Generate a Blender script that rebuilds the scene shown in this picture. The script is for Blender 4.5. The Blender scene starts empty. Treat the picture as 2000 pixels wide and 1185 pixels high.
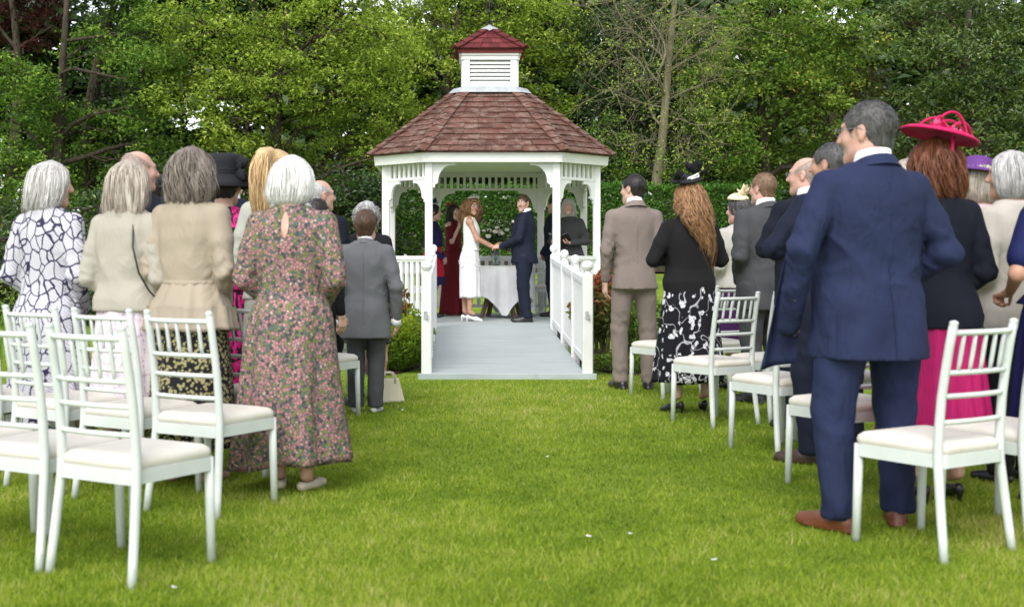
import bpy, math, random
import numpy as np
from mathutils import Vector, Matrix, Euler

SC = bpy.context.scene
COL = SC.collection
R = math.radians
random.seed(11)
rng = np.random.default_rng(11)

# ------------------------------------------------------------------ camera
CAM_H = 1.157
cd = bpy.data.cameras.new('camera')
cam = bpy.data.objects.new('camera', cd)
COL.objects.link(cam)
cam.location = (0, 0, CAM_H)
cam.rotation_euler = (R(90), 0, 0)
cd.sensor_width = 36.0
cd.lens = 43.2
cd.shift_x = 0.0575
cd.shift_y = -0.04625
cd.clip_start = 0.1
cd.clip_end = 2000
cd.dof.use_dof = True
cd.dof.focus_distance = 15.5
cd.dof.aperture_fstop = 3.6
SC.camera = cam

# ------------------------------------------------------------------ sky + sun (overcast)
SUN_EL, SUN_AZ = 58, 205
w = bpy.data.worlds.new('World')
SC.world = w
w.use_nodes = True
nt = w.node_tree
bg = nt.nodes['Background']
sky = nt.nodes.new('ShaderNodeTexSky')
sky.sky_type = 'NISHITA'
sky.sun_disc = False
sky.sun_elevation = R(SUN_EL)
sky.sun_rotation = R(SUN_AZ)
sky.dust_density = 1.5
sky.air_density = 1.0
hs = nt.nodes.new('ShaderNodeHueSaturation')
hs.inputs['Saturation'].default_value = 0.25
nt.links.new(sky.outputs[0], hs.inputs['Color'])
nt.links.new(hs.outputs[0], bg.inputs['Color'])
bg.inputs['Strength'].default_value = 0.15
sd = bpy.data.lights.new('sun', 'SUN')
sd.energy = 1.2
sd.angle = R(40)
sd.color = (1.0, 0.965, 0.91)
sun = bpy.data.objects.new('sun', sd)
COL.objects.link(sun)
_az, _el = R(SUN_AZ), R(SUN_EL)
# direction towards the sun (behind the camera, a little to the left)
sdir = Vector((-0.20, -0.64, 0.74)).normalized()
sun.rotation_euler = sdir.to_track_quat('Z', 'Y').to_euler()
sky.sun_elevation = math.asin(sdir.z)
sky.sun_rotation = math.atan2(sdir.x, sdir.y)
SC.view_settings.view_transform = 'Standard'
SC.view_settings.look = 'None'
SC.view_settings.gamma = 1.0
SC.view_settings.exposure = 1.05
SC.render.engine = 'CYCLES'
SC.cycles.max_bounces = 8
SC.cycles.transparent_max_bounces = 8

# ------------------------------------------------------------------ helpers
def px(x, y, Y):
    """photo pixel + distance -> world point"""
    return Vector(((x - 885) * Y / 2400, Y, CAM_H - (y - 500) * Y / 2400))

def gnd(Y):
    t = min(max((Y - 20) / 14.0, 0), 1)
    return 0.72 * t * t * (3 - 2 * t)

def mk_mesh(name, V, Fs, smooth=True):
    me = bpy.data.meshes.new(name)
    V = np.asarray(V, dtype=np.float32)
    if not isinstance(Fs, list):
        Fs = [Fs]
    Fs = [np.asarray(f, dtype=np.int32) for f in Fs if len(f)]
    me.vertices.add(len(V))
    me.vertices.foreach_set('co', V.ravel())
    lv = np.concatenate([f.ravel() for f in Fs])
    tot = np.concatenate([np.full(len(f), f.shape[1], np.int32) for f in Fs])
    st = np.concatenate([[0], np.cumsum(tot)[:-1]]).astype(np.int32)
    me.loops.add(len(lv))
    me.loops.foreach_set('vertex_index', lv)
    me.polygons.add(len(tot))
    me.polygons.foreach_set('loop_start', st)
    me.polygons.foreach_set('use_smooth', np.full(len(tot), bool(smooth)))
    me.update(calc_edges=True)
    return me

def link(name, me, mat=None, parent=None):
    o = bpy.data.objects.new(name, me)
    COL.objects.link(o)
    if mat is not None and len(me.materials) == 0:
        me.materials.append(mat)
    if parent is not None:
        o.parent = parent
    return o

def tag(o, label=None, cat=None, group=None, kind=None):
    if label: o['label'] = label
    if cat: o['category'] = cat
    if group: o['group'] = group
    if kind: o['kind'] = kind
    return o

def empty(name, loc=(0, 0, 0), rz=0.0, label=None, cat=None, group=None):
    o = bpy.data.objects.new(name, None)
    o.empty_display_size = 0.1
    COL.objects.link(o)
    o.location = loc
    o.rotation_euler = (0, 0, rz)
    return tag(o, label, cat, group)

def copy_tree(o, parent=None):
    c = o.copy()
    COL.objects.link(c)
    c.parent = parent
    for ch in list(o.children):
        copy_tree(ch, c)
    return c

class G:
    """collects geometry for one mesh"""
    def __init__(s):
        s.V, s.F, s.n = [], {3: [], 4: []}, 0
    def add(s, V, F):
        V = np.asarray(V, dtype=np.float64).reshape(-1, 3)
        for f in F:
            f = np.asarray(f)
            if f.ndim == 1: f = f[None]
            if f.shape[1] in (3, 4):
                s.F[f.shape[1]].append(f + s.n)
            else:
                for q in f:
                    for i in range(1, len(q) - 1):
                        s.F[3].append(np.array([[q[0], q[i], q[i + 1]]]) + s.n)
        s.V.append(V); s.n += len(V)
        return s
    def hexa(s, P):
        """8 points: bottom 4 ccw, top 4 ccw"""
        return s.add(P, [[[3, 2, 1, 0], [4, 5, 6, 7], [0, 1, 5, 4], [1, 2, 6, 5], [2, 3, 7, 6], [3, 0, 4, 7]]])
    def box(s, c, d, rz=0.0, bev=0.0):
        x, y, z = d[0] / 2, d[1] / 2, d[2] / 2
        if bev:
            b = min(bev, x * .9, y * .9, z * .9)
            pts, idx = [], {}
            for sx in (-1, 1):
                for sy in (-1, 1):
                    for sz in (-1, 1):
                        for ax in range(3):
                            p = [sx * (x - b), sy * (y - b), sz * (z - b)]
                            p[ax] = (sx * x, sy * y, sz * z)[ax]
                            idx[(sx, sy, sz, ax)] = len(pts); pts.append(p)
            Q, T = [], []
            for ax in range(3):
                u, v = (ax + 1) % 3, (ax + 2) % 3
                for sg in (-1, 1):
                    def k(a, b_):
                        t = [0, 0, 0]; t[ax] = sg; t[u] = a; t[v] = b_
                        return idx[(t[0], t[1], t[2], ax)]
                    q = [k(-1, -1), k(1, -1), k(1, 1), k(-1, 1)]
                    Q.append(q if sg > 0 else q[::-1])
            for ax in range(3):          # edges parallel to ax
                u, v = (ax + 1) % 3, (ax + 2) % 3
                for su in (-1, 1):
                    for sv in (-1, 1):
                        def k(sa, fa):
                            t = [0, 0, 0]; t[ax] = sa; t[u] = su; t[v] = sv
                            return idx[(t[0], t[1], t[2], fa)]
                        q = [k(-1, u), k(1, u), k(1, v), k(-1, v)]
                        Q.append(q if su * sv < 0 else q[::-1])
            for sx in (-1, 1):
                for sy in (-1, 1):
                    for sz in (-1, 1):
                        t = [idx[(sx, sy, sz, a)] for a in range(3)]
                        T.append(t if sx * sy * sz > 0 else t[::-1])
            P = np.array(pts); F = [Q, T]
        else:
            P = np.array([[-x, -y, -z], [x, -y, -z], [x, y, -z], [-x, y, -z], [-x, -y, z], [x, -y, z], [x, y, z], [-x, y, z]])
            F = [[[3, 2, 1, 0], [4, 5, 6, 7], [0, 1, 5, 4], [1, 2, 6, 5], [2, 3, 7, 6], [3, 0, 4, 7]]]
        if rz:
            c_, s_ = math.cos(rz), math.sin(rz)
            P = P @ np.array([[c_, s_, 0], [-s_, c_, 0], [0, 0, 1]])
        return s.add(P + np.array(c), F)
    def beam(s, a, b, w, h, bev=0.0):
        """box from a to b (any direction near horizontal), width w, height h"""
        a, b = np.array(a, float), np.array(b, float)
        d = b - a; L = np.linalg.norm(d); d /= L
        up = np.array([0, 0, 1.0])
        if abs(d[2]) > .95: up = np.array([0, 1.0, 0])
        r = np.cross(d, up); r /= np.linalg.norm(r); u = np.cross(r, d)
        P = []
        for e in (a, b):
            for q in ((-1, -1), (1, -1), (1, 1), (-1, 1)):
                P.append(e + r * q[0] * w / 2 + u * q[1] * h / 2)
        return s.add(P, [[[0, 1, 2, 3], [7, 6, 5, 4], [0, 4, 5, 1], [1, 5, 6, 2], [2, 6, 7, 3], [3, 7, 4, 0]]])
    def tube(s, pts, rad, n=8, cap=True):
        pts = np.asarray(pts, float); m = len(pts)
        rad = np.broadcast_to(np.asarray(rad, float), (m,))
        T = np.gradient(pts, axis=0)
        T /= np.linalg.norm(T, axis=1)[:, None] + 1e-9
        ref = np.array([0, 0, 1.0]) if abs(T[0][2]) < .9 else np.array([1.0, 0, 0])
        a = np.cross(T[0], ref); a /= np.linalg.norm(a)
        A = []
        for i in range(m):
            a = a - T[i] * np.dot(a, T[i]); a /= np.linalg.norm(a) + 1e-9
            A.append(a)
        A = np.array(A); B = np.cross(T, A)
        th = np.arange(n) * 2 * math.pi / n
        P = pts[:, None] + rad[:, None, None] * (np.cos(th)[None, :, None] * A[:, None] + np.sin(th)[None, :, None] * B[:, None])
        i = np.arange(m - 1)[:, None] * n; j = np.arange(n)[None]; j2 = (j + 1) % n
        Q = np.stack([i + j, i + j2, i + n + j2, i + n + j], -1).reshape(-1, 4)
        F = [Q]
        if cap:
            F += [[list(range(n))[::-1]], [list(range((m - 1) * n, m * n))]]
        return s.add(P.reshape(-1, 3), F)
    def lathe(s, prof, n=16, c=(0, 0, 0), sx=1.0, sy=1.0):
        prof = np.asarray(prof, float); m = len(prof)
        th = np.arange(n) * 2 * math.pi / n
        P = np.stack([prof[:, 0][:, None] * np.cos(th) * sx, prof[:, 0][:, None] * np.sin(th) * sy, np.repeat(prof[:, 1][:, None], n, 1)], -1)
        i = np.arange(m - 1)[:, None] * n; j = np.arange(n)[None]; j2 = (j + 1) % n
        Q = np.stack([i + j, i + j2, i + n + j2, i + n + j], -1).reshape(-1, 4)
        return s.add(P.reshape(-1, 3) + np.array(c), [Q])
    def prism(s, poly, o, u, v, th):
        """2-D polygon extruded: o origin, u,v axes, thickness th along u x v"""
        o, u, v = map(lambda q: np.array(q, float), (o, u, v))
        nrm = np.cross(u, v); nrm /= np.linalg.norm(nrm)
        P0 = [o + u * a + v * b - nrm * th / 2 for a, b in poly]
        P1 = [o + u * a + v * b + nrm * th / 2 for a, b in poly]
        n = len(poly)
        side = [[i, (i + 1) % n, n + (i + 1) % n, n + i] for i in range(n)]
        s.add(P0 + P1, [side])
        s.ng = getattr(s, 'ng', [])
        s.ng.append(list(range(s.n - 2 * n, s.n - n))[::-1]); s.ng.append(list(range(s.n - n, s.n)))
        return s
    def mesh(s, name, smooth=False):
        V = np.concatenate(s.V)
        if getattr(s, 'ng', None):
            me = bpy.data.meshes.new(name)
            fs = [q.tolist() for k in (3, 4) for f in s.F[k] for q in f] + s.ng
            me.from_pydata(V.tolist(), [], fs); me.update()
            if smooth: me.polygons.foreach_set('use_smooth', np.ones(len(fs), bool))
            return me
        Fs = [np.concatenate(s.F[k]) for k in (3, 4) if s.F[k]]
        return mk_mesh(name, V, Fs, smooth)
    def build(s, name, mat, parent=None, smooth=False):
        return link(name, s.mesh(name, smooth), mat, parent)

# ------------------------------------------------------------------ materials
class NT:
    def __init__(s, name, rough=.6, spec=.3):
        s.m = bpy.data.materials.new(name); s.m.use_nodes = True
        s.t = s.m.node_tree; s.b = s.t.nodes['Principled BSDF']
        s.b.inputs['Roughness'].default_value = rough
        s.b.inputs['Specular IOR Level'].default_value = spec
        s._co = None
    def n(s, typ, **kw):
        nd = s.t.nodes.new('ShaderNode' + typ)
        for k, v in kw.items():
            if hasattr(nd, k): setattr(nd, k, v)
            else: nd.inputs[k.replace('_', ' ')].default_value = v
        return nd
    def l(s, a, b): s.t.links.new(a, b)
    def co(s, scale=(1, 1, 1), rot=(0, 0, 0), kind='Object'):
        tc = s.n('TexCoord'); mp = s.n('Mapping')
        mp.inputs['Scale'].default_value = scale; mp.inputs['Rotation'].default_value = rot
        s.l(tc.outputs[kind], mp.inputs['Vector']); return mp.outputs[0]
    def noise(s, scale=5, detail=4, rough=.55, dist=0, vec=None):
        nd = s.n('TexNoise'); nd.inputs['Scale'].default_value = scale; nd.inputs['Detail'].default_value = detail
        nd.inputs['Roughness'].default_value = rough; nd.inputs['Distortion'].default_value = dist
        s.l(vec if vec is not None else s.co(), nd.inputs['Vector']); return nd.outputs['Fac']
    def vor(s, scale=5, feature='F1', vec=None, rnd=1.0):
        nd = s.n('TexVoronoi'); nd.feature = feature; nd.inputs['Scale'].default_value = scale
        if 'Randomness' in nd.inputs: nd.inputs['Randomness'].default_value = rnd
        s.l(vec if vec is not None else s.co(), nd.inputs['Vector']); return nd
    def ramp(s, fac, stops, interp='LINEAR'):
        r = s.n('ValToRGB'); r.color_ramp.interpolation = interp
        e = r.color_ramp.elements
        while len(e) < len(stops): e.new(.5)
        for q, (p, c) in zip(e, stops):
            q.position = p
            q.color = (c, c, c, 1) if not hasattr(c, '__len__') else (*c[:3], 1)
        s.l(fac, r.inputs['Fac']); return r.outputs['Color']
    def mix(s, fac, a, b, mode='MIX'):
        m = s.n('Mix'); m.data_type = 'RGBA'; m.blend_type = mode
        for sock, v in ((m.inputs['Factor'], fac), (m.inputs[6], a), (m.inputs[7], b)):
            if hasattr(v, 'links'): s.l(v, sock)
            elif hasattr(v, '__len__'): sock.default_value = (*v[:3], 1)
            else: sock.default_value = v
        return m.outputs[2]
    def math(s, op, a, b=0.0, c=0.0):
        m = s.n('Math'); m.operation = op
        for i, v in enumerate((a, b, c)):
            if hasattr(v, 'links'): s.l(v, m.inputs[i])
            else: m.inputs[i].default_value = v
        return m.outputs[0]
    def color(s, c):
        if hasattr(c, 'links'): s.l(c, s.b.inputs['Base Color'])
        else: s.b.inputs['Base Color'].default_value = (*c[:3], 1)
        return s
    def bump(s, h, strength=.3, dist=.01, prev=None):
        b = s.n('Bump'); b.inputs['Strength'].default_value = strength; b.inputs['Distance'].default_value = dist
        s.l(h, b.inputs['Height'])
        if prev is not None: s.l(prev, b.inputs['Normal'])
        s.l(b.outputs[0], s.b.inputs['Normal']); return b.outputs[0]

def lin(*c):
    """sRGB 0..255 -> linear"""
    return tuple(((v / 255 + .055) / 1.055) ** 2.4 if v > 10 else v / 255 / 12.92 for v in c)

def fabric(name, col, rough=.85, wr=.35, var=.12, wrs=7.0, fine=.15, sheen=.0, weave=700, stretch=(1, 1, .45)):
    t = NT(name, rough, .2)
    n1 = t.noise(wrs, 3, .5, 1.2, t.co(stretch))
    n2 = t.noise(weave, 2, .5)
    v = t.ramp(t.noise(3.0, 3), [(.3, 1 - var), (.7, 1 + var * .6)])
    t.color(t.mix(1.0, col, v, 'MULTIPLY'))
    p = t.bump(n1, wr, .03)
    t.bump(n2, fine, .002, p)
    if sheen: t.b.inputs['Sheen Weight'].default_value = sheen
    return t.m

def plain(name, col, rough=.5, spec=.4, metal=0.0, var=.06, vs=6.0, bump=0.0, bs=60):
    t = NT(name, rough, spec)
    v = t.ramp(t.noise(vs, 4), [(.3, 1 - var), (.7, 1.0)])
    t.color(t.mix(1.0, col, v, 'MULTIPLY'))
    t.b.inputs['Metallic'].default_value = metal
    if bump: t.bump(t.noise(bs, 3), bump, .003)
    return t.m

def skin_mat(name, col):
    t = NT(name, .5, .35)
    v = t.noise(22, 4)
    t.color(t.ramp(v, [(.3, tuple(c * k for c, k in zip(col, (.85, .72, .68)))), (.7, col)]))
    t.b.inputs['Subsurface Weight'].default_value = .08
    t.b.inputs['Subsurface Radius'].default_value = (.012, .005, .003)
    t.b.inputs['Subsurface Scale'].default_value = 1.0
    t.bump(t.noise(300, 2), .08, .002)
    return t.m

def hair_mat(name, c0, c1, rough=.42, zs=.09, sc=90):
    t = NT(name, rough, .35)
    v = t.noise(sc, 3, .6, .6, t.co((1, 1, zs)))
    v2 = t.noise(9, 3, .6, .5, t.co((1, 1, .4)))
    f = t.math('ADD', t.math('MULTIPLY', v, .65), t.math('MULTIPLY', v2, .35))
    at = t.n('Attribute'); at.attribute_name = 'rnd'
    k = t.ramp(at.outputs['Fac'], [(0, .55), (.5, 1.0), (1, 1.45)])
    t.color(t.mix(1.0, t.ramp(f, [(.32, c0), (.62, c1)]), k, 'MULTIPLY'))
    t.bump(v, .5, .006)
    return t.m

def paint_white(name, base=(.74, .745, .735)):
    t = NT(name, .42, .4)
    f = t.ramp(t.noise(4, 6, .6), [(.35, tuple(.93 * b for b in base)), (.6, base)])
    d = t.ramp(t.noise(14, 6, .65, .3, t.co((1, 1, .25))), [(.62, 0.0), (.85, .22)])
    t.color(t.mix(d, f, (.50, .51, .45)))
    t.bump(t.noise(60, 4), .08, .003)
    return t.m

def leaf_mat(name, stops, rough=.5, trans=.35, spec=.12):
    """leaf colour from a per-leaf random attribute, part of the light passes through"""
    t = NT(name, rough, spec)
    a = t.n('Attribute'); a.attribute_name = 'rnd'
    c = t.ramp(a.outputs['Fac'], stops)
    t.color(c)
    tr = t.n('BsdfTranslucent')
    t.l(t.mix(1.0, c, (1.25, 1.35, .6), 'MULTIPLY'), tr.inputs['Color'])
    ms = t.n('MixShader'); ms.inputs[0].default_value = trans
    t.l(t.b.outputs[0], ms.inputs[1]); t.l(tr.outputs[0], ms.inputs[2])
    out = t.t.nodes['Material Output']
    t.l(ms.outputs[0], out.inputs['Surface'])
    return t.m
# ================================================================== ground
def lawn_mat():
    t = NT('lawn', .95, .1)
    big = t.noise(.9, 4, .6)
    mid = t.noise(6, 5, .65)
    fine = t.noise(70, 4, .7)
    f = t.math('ADD', t.math('ADD', t.math('MULTIPLY', big, .45), t.math('MULTIPLY', mid, .35)), t.math('MULTIPLY', fine, .3))
    c = t.ramp(f, [(.36, (.08, .15, .014)), (.50, (.15, .235, .024)), (.60, (.21, .295, .04)), (.74, (.30, .34, .08))])
    t.color(c)
    t.bump(t.noise(120, 3, .7), .8, .02)
    return t.m

LAWN = lawn_mat()
def build_ground():
    ys = np.concatenate([np.linspace(-30, 18, 13), np.linspace(20, 36, 25), np.array([45, 60, 90, 160, 400, 1200.])])
    xs = np.array([-1200, -400, -120, -60, -30, -15, -8, -4, 0, 4, 8, 15, 30, 60, 120, 400, 1200.])
    X, Yg = np.meshgrid(xs, ys)
    Z = np.array([[gnd(y) for _ in xs] for y in ys])
    V = np.stack([X, Yg, Z], -1).reshape(-1, 3)
    nx = len(xs)
    i = np.arange(len(ys) - 1)[:, None] * nx; j = np.arange(nx - 1)[None]
    F = np.stack([i + j, i + j + 1, i + nx + j + 1, i + nx + j], -1).reshape(-1, 4)
    o = link('ground', mk_mesh('ground', V, F), LAWN)
    tag(o, kind='structure')
build_ground()

GRASS = leaf_mat('grass_blade', [(0, (0.090, 0.161, 0.0140)), (.3, (0.207, 0.296, 0.0273)), (.6, (0.325, 0.403, 0.0467)), (.82, (0.433, 0.466, 0.1168)), (1, (0.542, 0.475, 0.2181))], .7, .45, .08)
def vnoise(x, y, s, seed):
    """cheap smooth 2-D noise"""
    r = np.random.default_rng(seed)
    k = r.normal(size=(10, 2)) * s; p = r.uniform(0, 6.28, 10)
    return sum(np.sin(x * k[i, 0] + y * k[i, 1] + p[i]) for i in range(10)) / 10

def build_grass(N=330000):
    Yb = np.exp(rng.uniform(math.log(3.7), math.log(16.5), N))
    u = rng.uniform(-60, 2060, N)
    Xb = (u - 885) * Yb / 2400
    keep = ~((Yb > 11.4) & (Xb > -.34) & (Xb < 1.38))
    keep &= ~((Yb > 11.9) & (Xb > -1.2) & (Xb < -.2)) & ~((Yb > 11.9) & (Xb > 1.3) & (Xb < 2.2))
    Xb, Yb = Xb[keep], Yb[keep]; N = len(Xb)
    patch = .8 * vnoise(Xb, Yb, 2.2, 3) + .6 * vnoise(Xb, Yb, 9, 4) + .35 * vnoise(Xb, Yb, 24, 6) + rng.normal(0, .12, N)
    h = rng.uniform(.012, .027, N) * (1 + .5 * patch) * (1 + .012 * Yb)
    wd = rng.uniform(.0010, .0021, N) * (1 + .15 * Yb)
    a = rng.uniform(0, 2 * math.pi, N)
    lean = rng.uniform(.3, 1.5, N) * h
    la = a + rng.normal(0, .6, N)
    z0 = np.array([-.004] * N)
    bx, by = np.cos(a) * wd, np.sin(a) * wd
    V = np.empty((N, 3, 3), np.float32)
    V[:, 0] = np.stack([Xb - bx, Yb - by, z0], -1)
    V[:, 1] = np.stack([Xb + bx, Yb + by, z0], -1)
    V[:, 2] = np.stack([Xb - np.sin(la) * lean, Yb + np.cos(la) * lean, h], -1)
    me = mk_mesh('grass', V.reshape(-1, 3), np.arange(3 * N).reshape(-1, 3), False)
    r = np.clip(.46 + .75 * patch * .75 + rng.normal(0, .20, N), 0, 1)
    at = me.attributes.new('rnd', 'FLOAT', 'FACE'); at.data.foreach_set('value', r.astype(np.float32))
    o = link('grass', me, GRASS)
    tag(o, 'short mown grass of the lawn between the two blocks of chairs', 'grass', kind='stuff')
build_grass()

PETAL = plain('petal', (.82, .80, .80), .6, .2)
for i, (x, y) in enumerate(((1150, 1057), (1231, 1052), (340, 1159), (1395, 1104), (1069, 899), (786, 806))):
    Y = 2777 / (y - 500); p = px(x, y, Y)
    g = G(); n = 9; sz = .009 + .004 * random.random()
    ring = [(sz * math.cos(k * 6.283 / n) * (1.2 + .2 * math.sin(3 * k)), sz * math.sin(k * 6.283 / n) * .8, .004 + .003 * math.cos(2 * k)) for k in range(n)]
    low = [(a * .6, b * .6, 0) for a, b, c in ring]
    g.add(ring + [(0, 0, .002)] + low, [[[k, (k + 1) % n, n] for k in range(n)], [[k, n + 1 + k, n + 1 + (k + 1) % n, (k + 1) % n] for k in range(n)]])
    o = g.build('petal', PETAL, None, True); o.location = (p.x, p.y, .022); o.rotation_euler = (.2, .1, i)
    tag(o, ('white petal on the lawn, the larger of a close pair', 'white petal on the lawn, the smaller of a close pair', 'white petal in front of the empty aisle end chair', 'tiny white petal beside the foreground of the blue suited man', 'white petal in the middle of the aisle', 'white petal on the grass near the cream handbag')[i], 'petal', 'white petals scattered on the lawn')
# ================================================================== gazebo
GC = (.52, 17.64); HP = .27
WHITE = paint_white('white_paint')
def deck_mat():
    t = NT('grey_deck_paint', .5, .4)
    f = t.noise(3, 5, .6, 0, t.co((.6, 4, 1)))
    c = t.ramp(f, [(.3, (.33, .375, .385)), (.7, (.44, .485, .49))])
    s = t.ramp(t.noise(6, 6, .72), [(.60, 0.0), (.74, .55)])
    t.color(t.mix(s, c, (.24, .26, .25)))
    t.bump(t.noise(40, 4), .1, .004)
    return t.m
DECK = deck_mat()
def shingle_mat(name, base, worn, amt):
    t = NT(name, .8, .2)
    oi = t.n('ObjectInfo')
    v = t.ramp(oi.outputs['Random'], [(0, tuple(.74 * b for b in base)), (.5, base), (1, tuple(min(1, 1.22 * b) for b in base))])
    wn = t.noise(7, 6, .7, .3, t.co((1, 1, 3)))
    t.color(t.mix(t.ramp(wn, [(.58 - amt, 0.0), (.80 - amt, .55)]), v, worn))
    g = t.ramp(t.noise(2.2, 5, .65), [(.60, 0.0), (.75, .35)])
    t.color(t.mix(g, t.mix(t.ramp(wn, [(.58 - amt, 0.0), (.80 - amt, .62)]), v, worn), (.06, .055, .03)))
    t.bump(t.noise(50, 4, .6, 0, t.co((3, 3, .5))), .4, .006)
    return t.m
SHING = shingle_mat('red_shingle', (.108, .049, .036), (.32, .25, .215), .11)
SHINGC = shingle_mat('red_cupola_shingle', (.125, .026, .028), (.27, .15, .14), -.04)
LEAD = plain('lead_flashing', (.48, .51, .53), .5, .5, .2, .35, 14)
DARKM = plain('dark_iron', (.03, .03, .035), .5, .5, .6)
SHADOWB = plain('painted_shade_timber', (.05, .05, .05), .9, .1)  # shade under the decks and behind the louvres put into the colour

def octo(a, b):
    return [(-a, -b), (a, -b), (b, -a), (b, a), (a, b), (-a, b), (-b, a), (-b, -a)]

gz = empty('gazebo', (GC[0], GC[1], 0), 0, 'white octagonal timber gazebo with red shingle roof and louvred cupola', 'gazebo')
# coordinates below are local to the gazebo (centre, ground level)
A, B = .84, 1.44
PO = octo(A, B)
# floor slab
g = G(); o8 = octo(A + .09, B + .09)
g.prism(o8, (0, 0, HP - .02), (1, 0, 0), (0, 1, 0), .04)
g.build('floor', DECK, gz)
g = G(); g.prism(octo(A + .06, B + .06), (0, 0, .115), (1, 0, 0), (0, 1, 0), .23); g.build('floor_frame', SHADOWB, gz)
# posts
for i, (x, y) in enumerate(PO):
    ang = (0, 0, R(45), R(45), 0, 0, R(45), R(45))[i]
    g = G(); g.box((x, y, (HP + 2.44) / 2 - .001), (.10, .10, 2.44 - HP), 0, .008)
    g.build('post', WHITE, gz)
# corner braces: curved bracket profile in the plane of each face
def bracket_profile(w, h):
    pts = [(0, 0), (w, 0), (w, -.045)]
    # ogee lower edge
    for k in range(9):
        t = k / 8; a = t * math.pi / 2
        pts.append((w - .05 - (w - .12) * math.sin(a) * 1.0, -.045 - (h - .11) * (1 - math.cos(a))))
    pts += [(.055, -h + .05), (.03, -h + .035), (.03, -h), (0, -h)]
    return pts
faces = [(i, (i + 1) % 8) for i in range(8)]
def face_axes(i):
    p, q = PO[faces[i][0]], PO[faces[i][1]]
    d = np.array([q[0] - p[0], q[1] - p[1], 0]); L = np.linalg.norm(d); d = d / L
    return np.array([p[0], p[1], 0.]), d, L
FZ0, FZ1 = 2.20, 2.40
for i in range(8):
    p, d, L = face_axes(i)
    n_ = np.array([d[1], -d[0], 0])
    front = (i == 0)
    zt = FZ1 if front else FZ0 - .03
    wb, hb = (.30, .34) if (front or L > 1) else (.24, .30)
    for side in (0, 1):
        o_ = p + d * (.05 if side == 0 else L - .05); u = d if side == 0 else -d
        g = G(); g.prism(bracket_profile(wb, hb), o_ + np.array([0, 0, zt]), u, (0, 0, 1), .036)
        g.build('bracket', WHITE, gz)
    # beam under the eaves
    g = G(); g.beam(p + d * .05 + [0, 0, 2.425], p + d * (L - .05) + [0, 0, 2.425], .06, .05); g.build('eaves_beam', WHITE, gz)
    if not front:
        fr = g = G(); g.beam(p + d * .05 + [0, 0, FZ0 - .012], p + d * (L - .05) + [0, 0, FZ0 - .012], .05, .035)
        fr = g.build('frieze', WHITE, gz)
        n = max(6, round(L / .105)); me = None
        for k in range(n):
            s_ = .05 + (L - .10) * (k + .5) / n
            if me is None:
                gg = G(); gg.box((0, 0, 0), (.042, .03, FZ1 - FZ0 + .008), math.atan2(d[1], d[0])); me = gg.mesh('slat')
            so = link('slat', me, WHITE, fr); so.location = p + d * s_ + [0, 0, (FZ0 + FZ1) / 2 + .004]
        # balustrade
        g = G(); g.beam(p + d * .05 + [0, 0, 1.135], p + d * (L - .05) + [0, 0, 1.135], .075, .05)
        g.beam(p + d * .05 + [0, 0, 1.095], p + d * (L - .05) + [0, 0, 1.095], .045, .03)
        rl = g.build('handrail', WHITE, gz); me = None
        g = G(); g.beam(p + d * .05 + [0, 0, .385], p + d * (L - .05) + [0, 0, .385], .055, .045); g.build('bottom_rail', WHITE, gz)
        n = round(L / .13)
        for k in range(n):
            s_ = .05 + (L - .10) * (k + .5) / n
            if me is None:
                gg = G(); a_ = math.atan2(d[1], d[0])
                gg.box((0, 0, .26), (.058, .034, .17), a_); gg.box((0, 0, -.27), (.058, .034, .16), a_); gg.box((0, 0, -.01), (.044, .03, .37), a_)
                me = gg.mesh('baluster')
            so = link('baluster', me, WHITE, rl); so.location = p + d * s_ + [0, 0, .744]
# fascia
fo, fi = octo(.905, 1.585), octo(.885, 1.55)
fo2 = octo(.915, 1.60)
for i in range(8):
    a0, a1 = fo[i], fo[(i + 1) % 8]; b0, b1 = fi[i], fi[(i + 1) % 8]; c0, c1 = fo2[i], fo2[(i + 1) % 8]
    g = G(); z0, z1 = 2.385, 2.512
    g.hexa([(*a0, z0), (*a1, z0), (*b1, z0), (*b0, z0), (*c0, z1), (*c1, z1), (*b1, z1), (*b0, z1)])
    g.build('fascia', WHITE, gz)
# soffit / ceiling boards
g = G(); g.prism(octo(.884, 1.549), (0, 0, 2.462), (1, 0, 0), (0, 1, 0), .02); g.build('ceiling', WHITE, gz)
# roof
EA, EB, EZ = .95, 1.655, 2.512
TA, TB, TZ = .37, .51, 3.43
EO, TO = octo(EA, EB), octo(TA, TB)
g = G()
V = [(*p, EZ) for p in EO] + [(*p, TZ) for p in TO]
g.add(V, [[[i, (i + 1) % 8, 8 + (i + 1) % 8, 8 + i] for i in range(8)]])
g.add([(*p, EZ - .003) for p in octo(EA - .02, EB - .02)], [[list(range(8))[::-1]]])
roof = g.build('roof', SHING, gz)
def tile(P00, P10, P11, P01, nrm, lo, hi, th):
    """shingle: eave edge P00-P10, upper edge P01-P11"""
    P00, P10, P11, P01, nrm = map(lambda q: np.array(q, float), (P00, P10, P11, P01, nrm))
    g = G(); g.hexa([P00 + nrm * (lo - th), P10 + nrm * (lo - th), P11 + nrm * (hi - th), P01 + nrm * (hi - th),
                     P00 + nrm * lo, P10 + nrm * lo, P11 + nrm * hi, P01 + nrm * hi])
    return g
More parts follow.
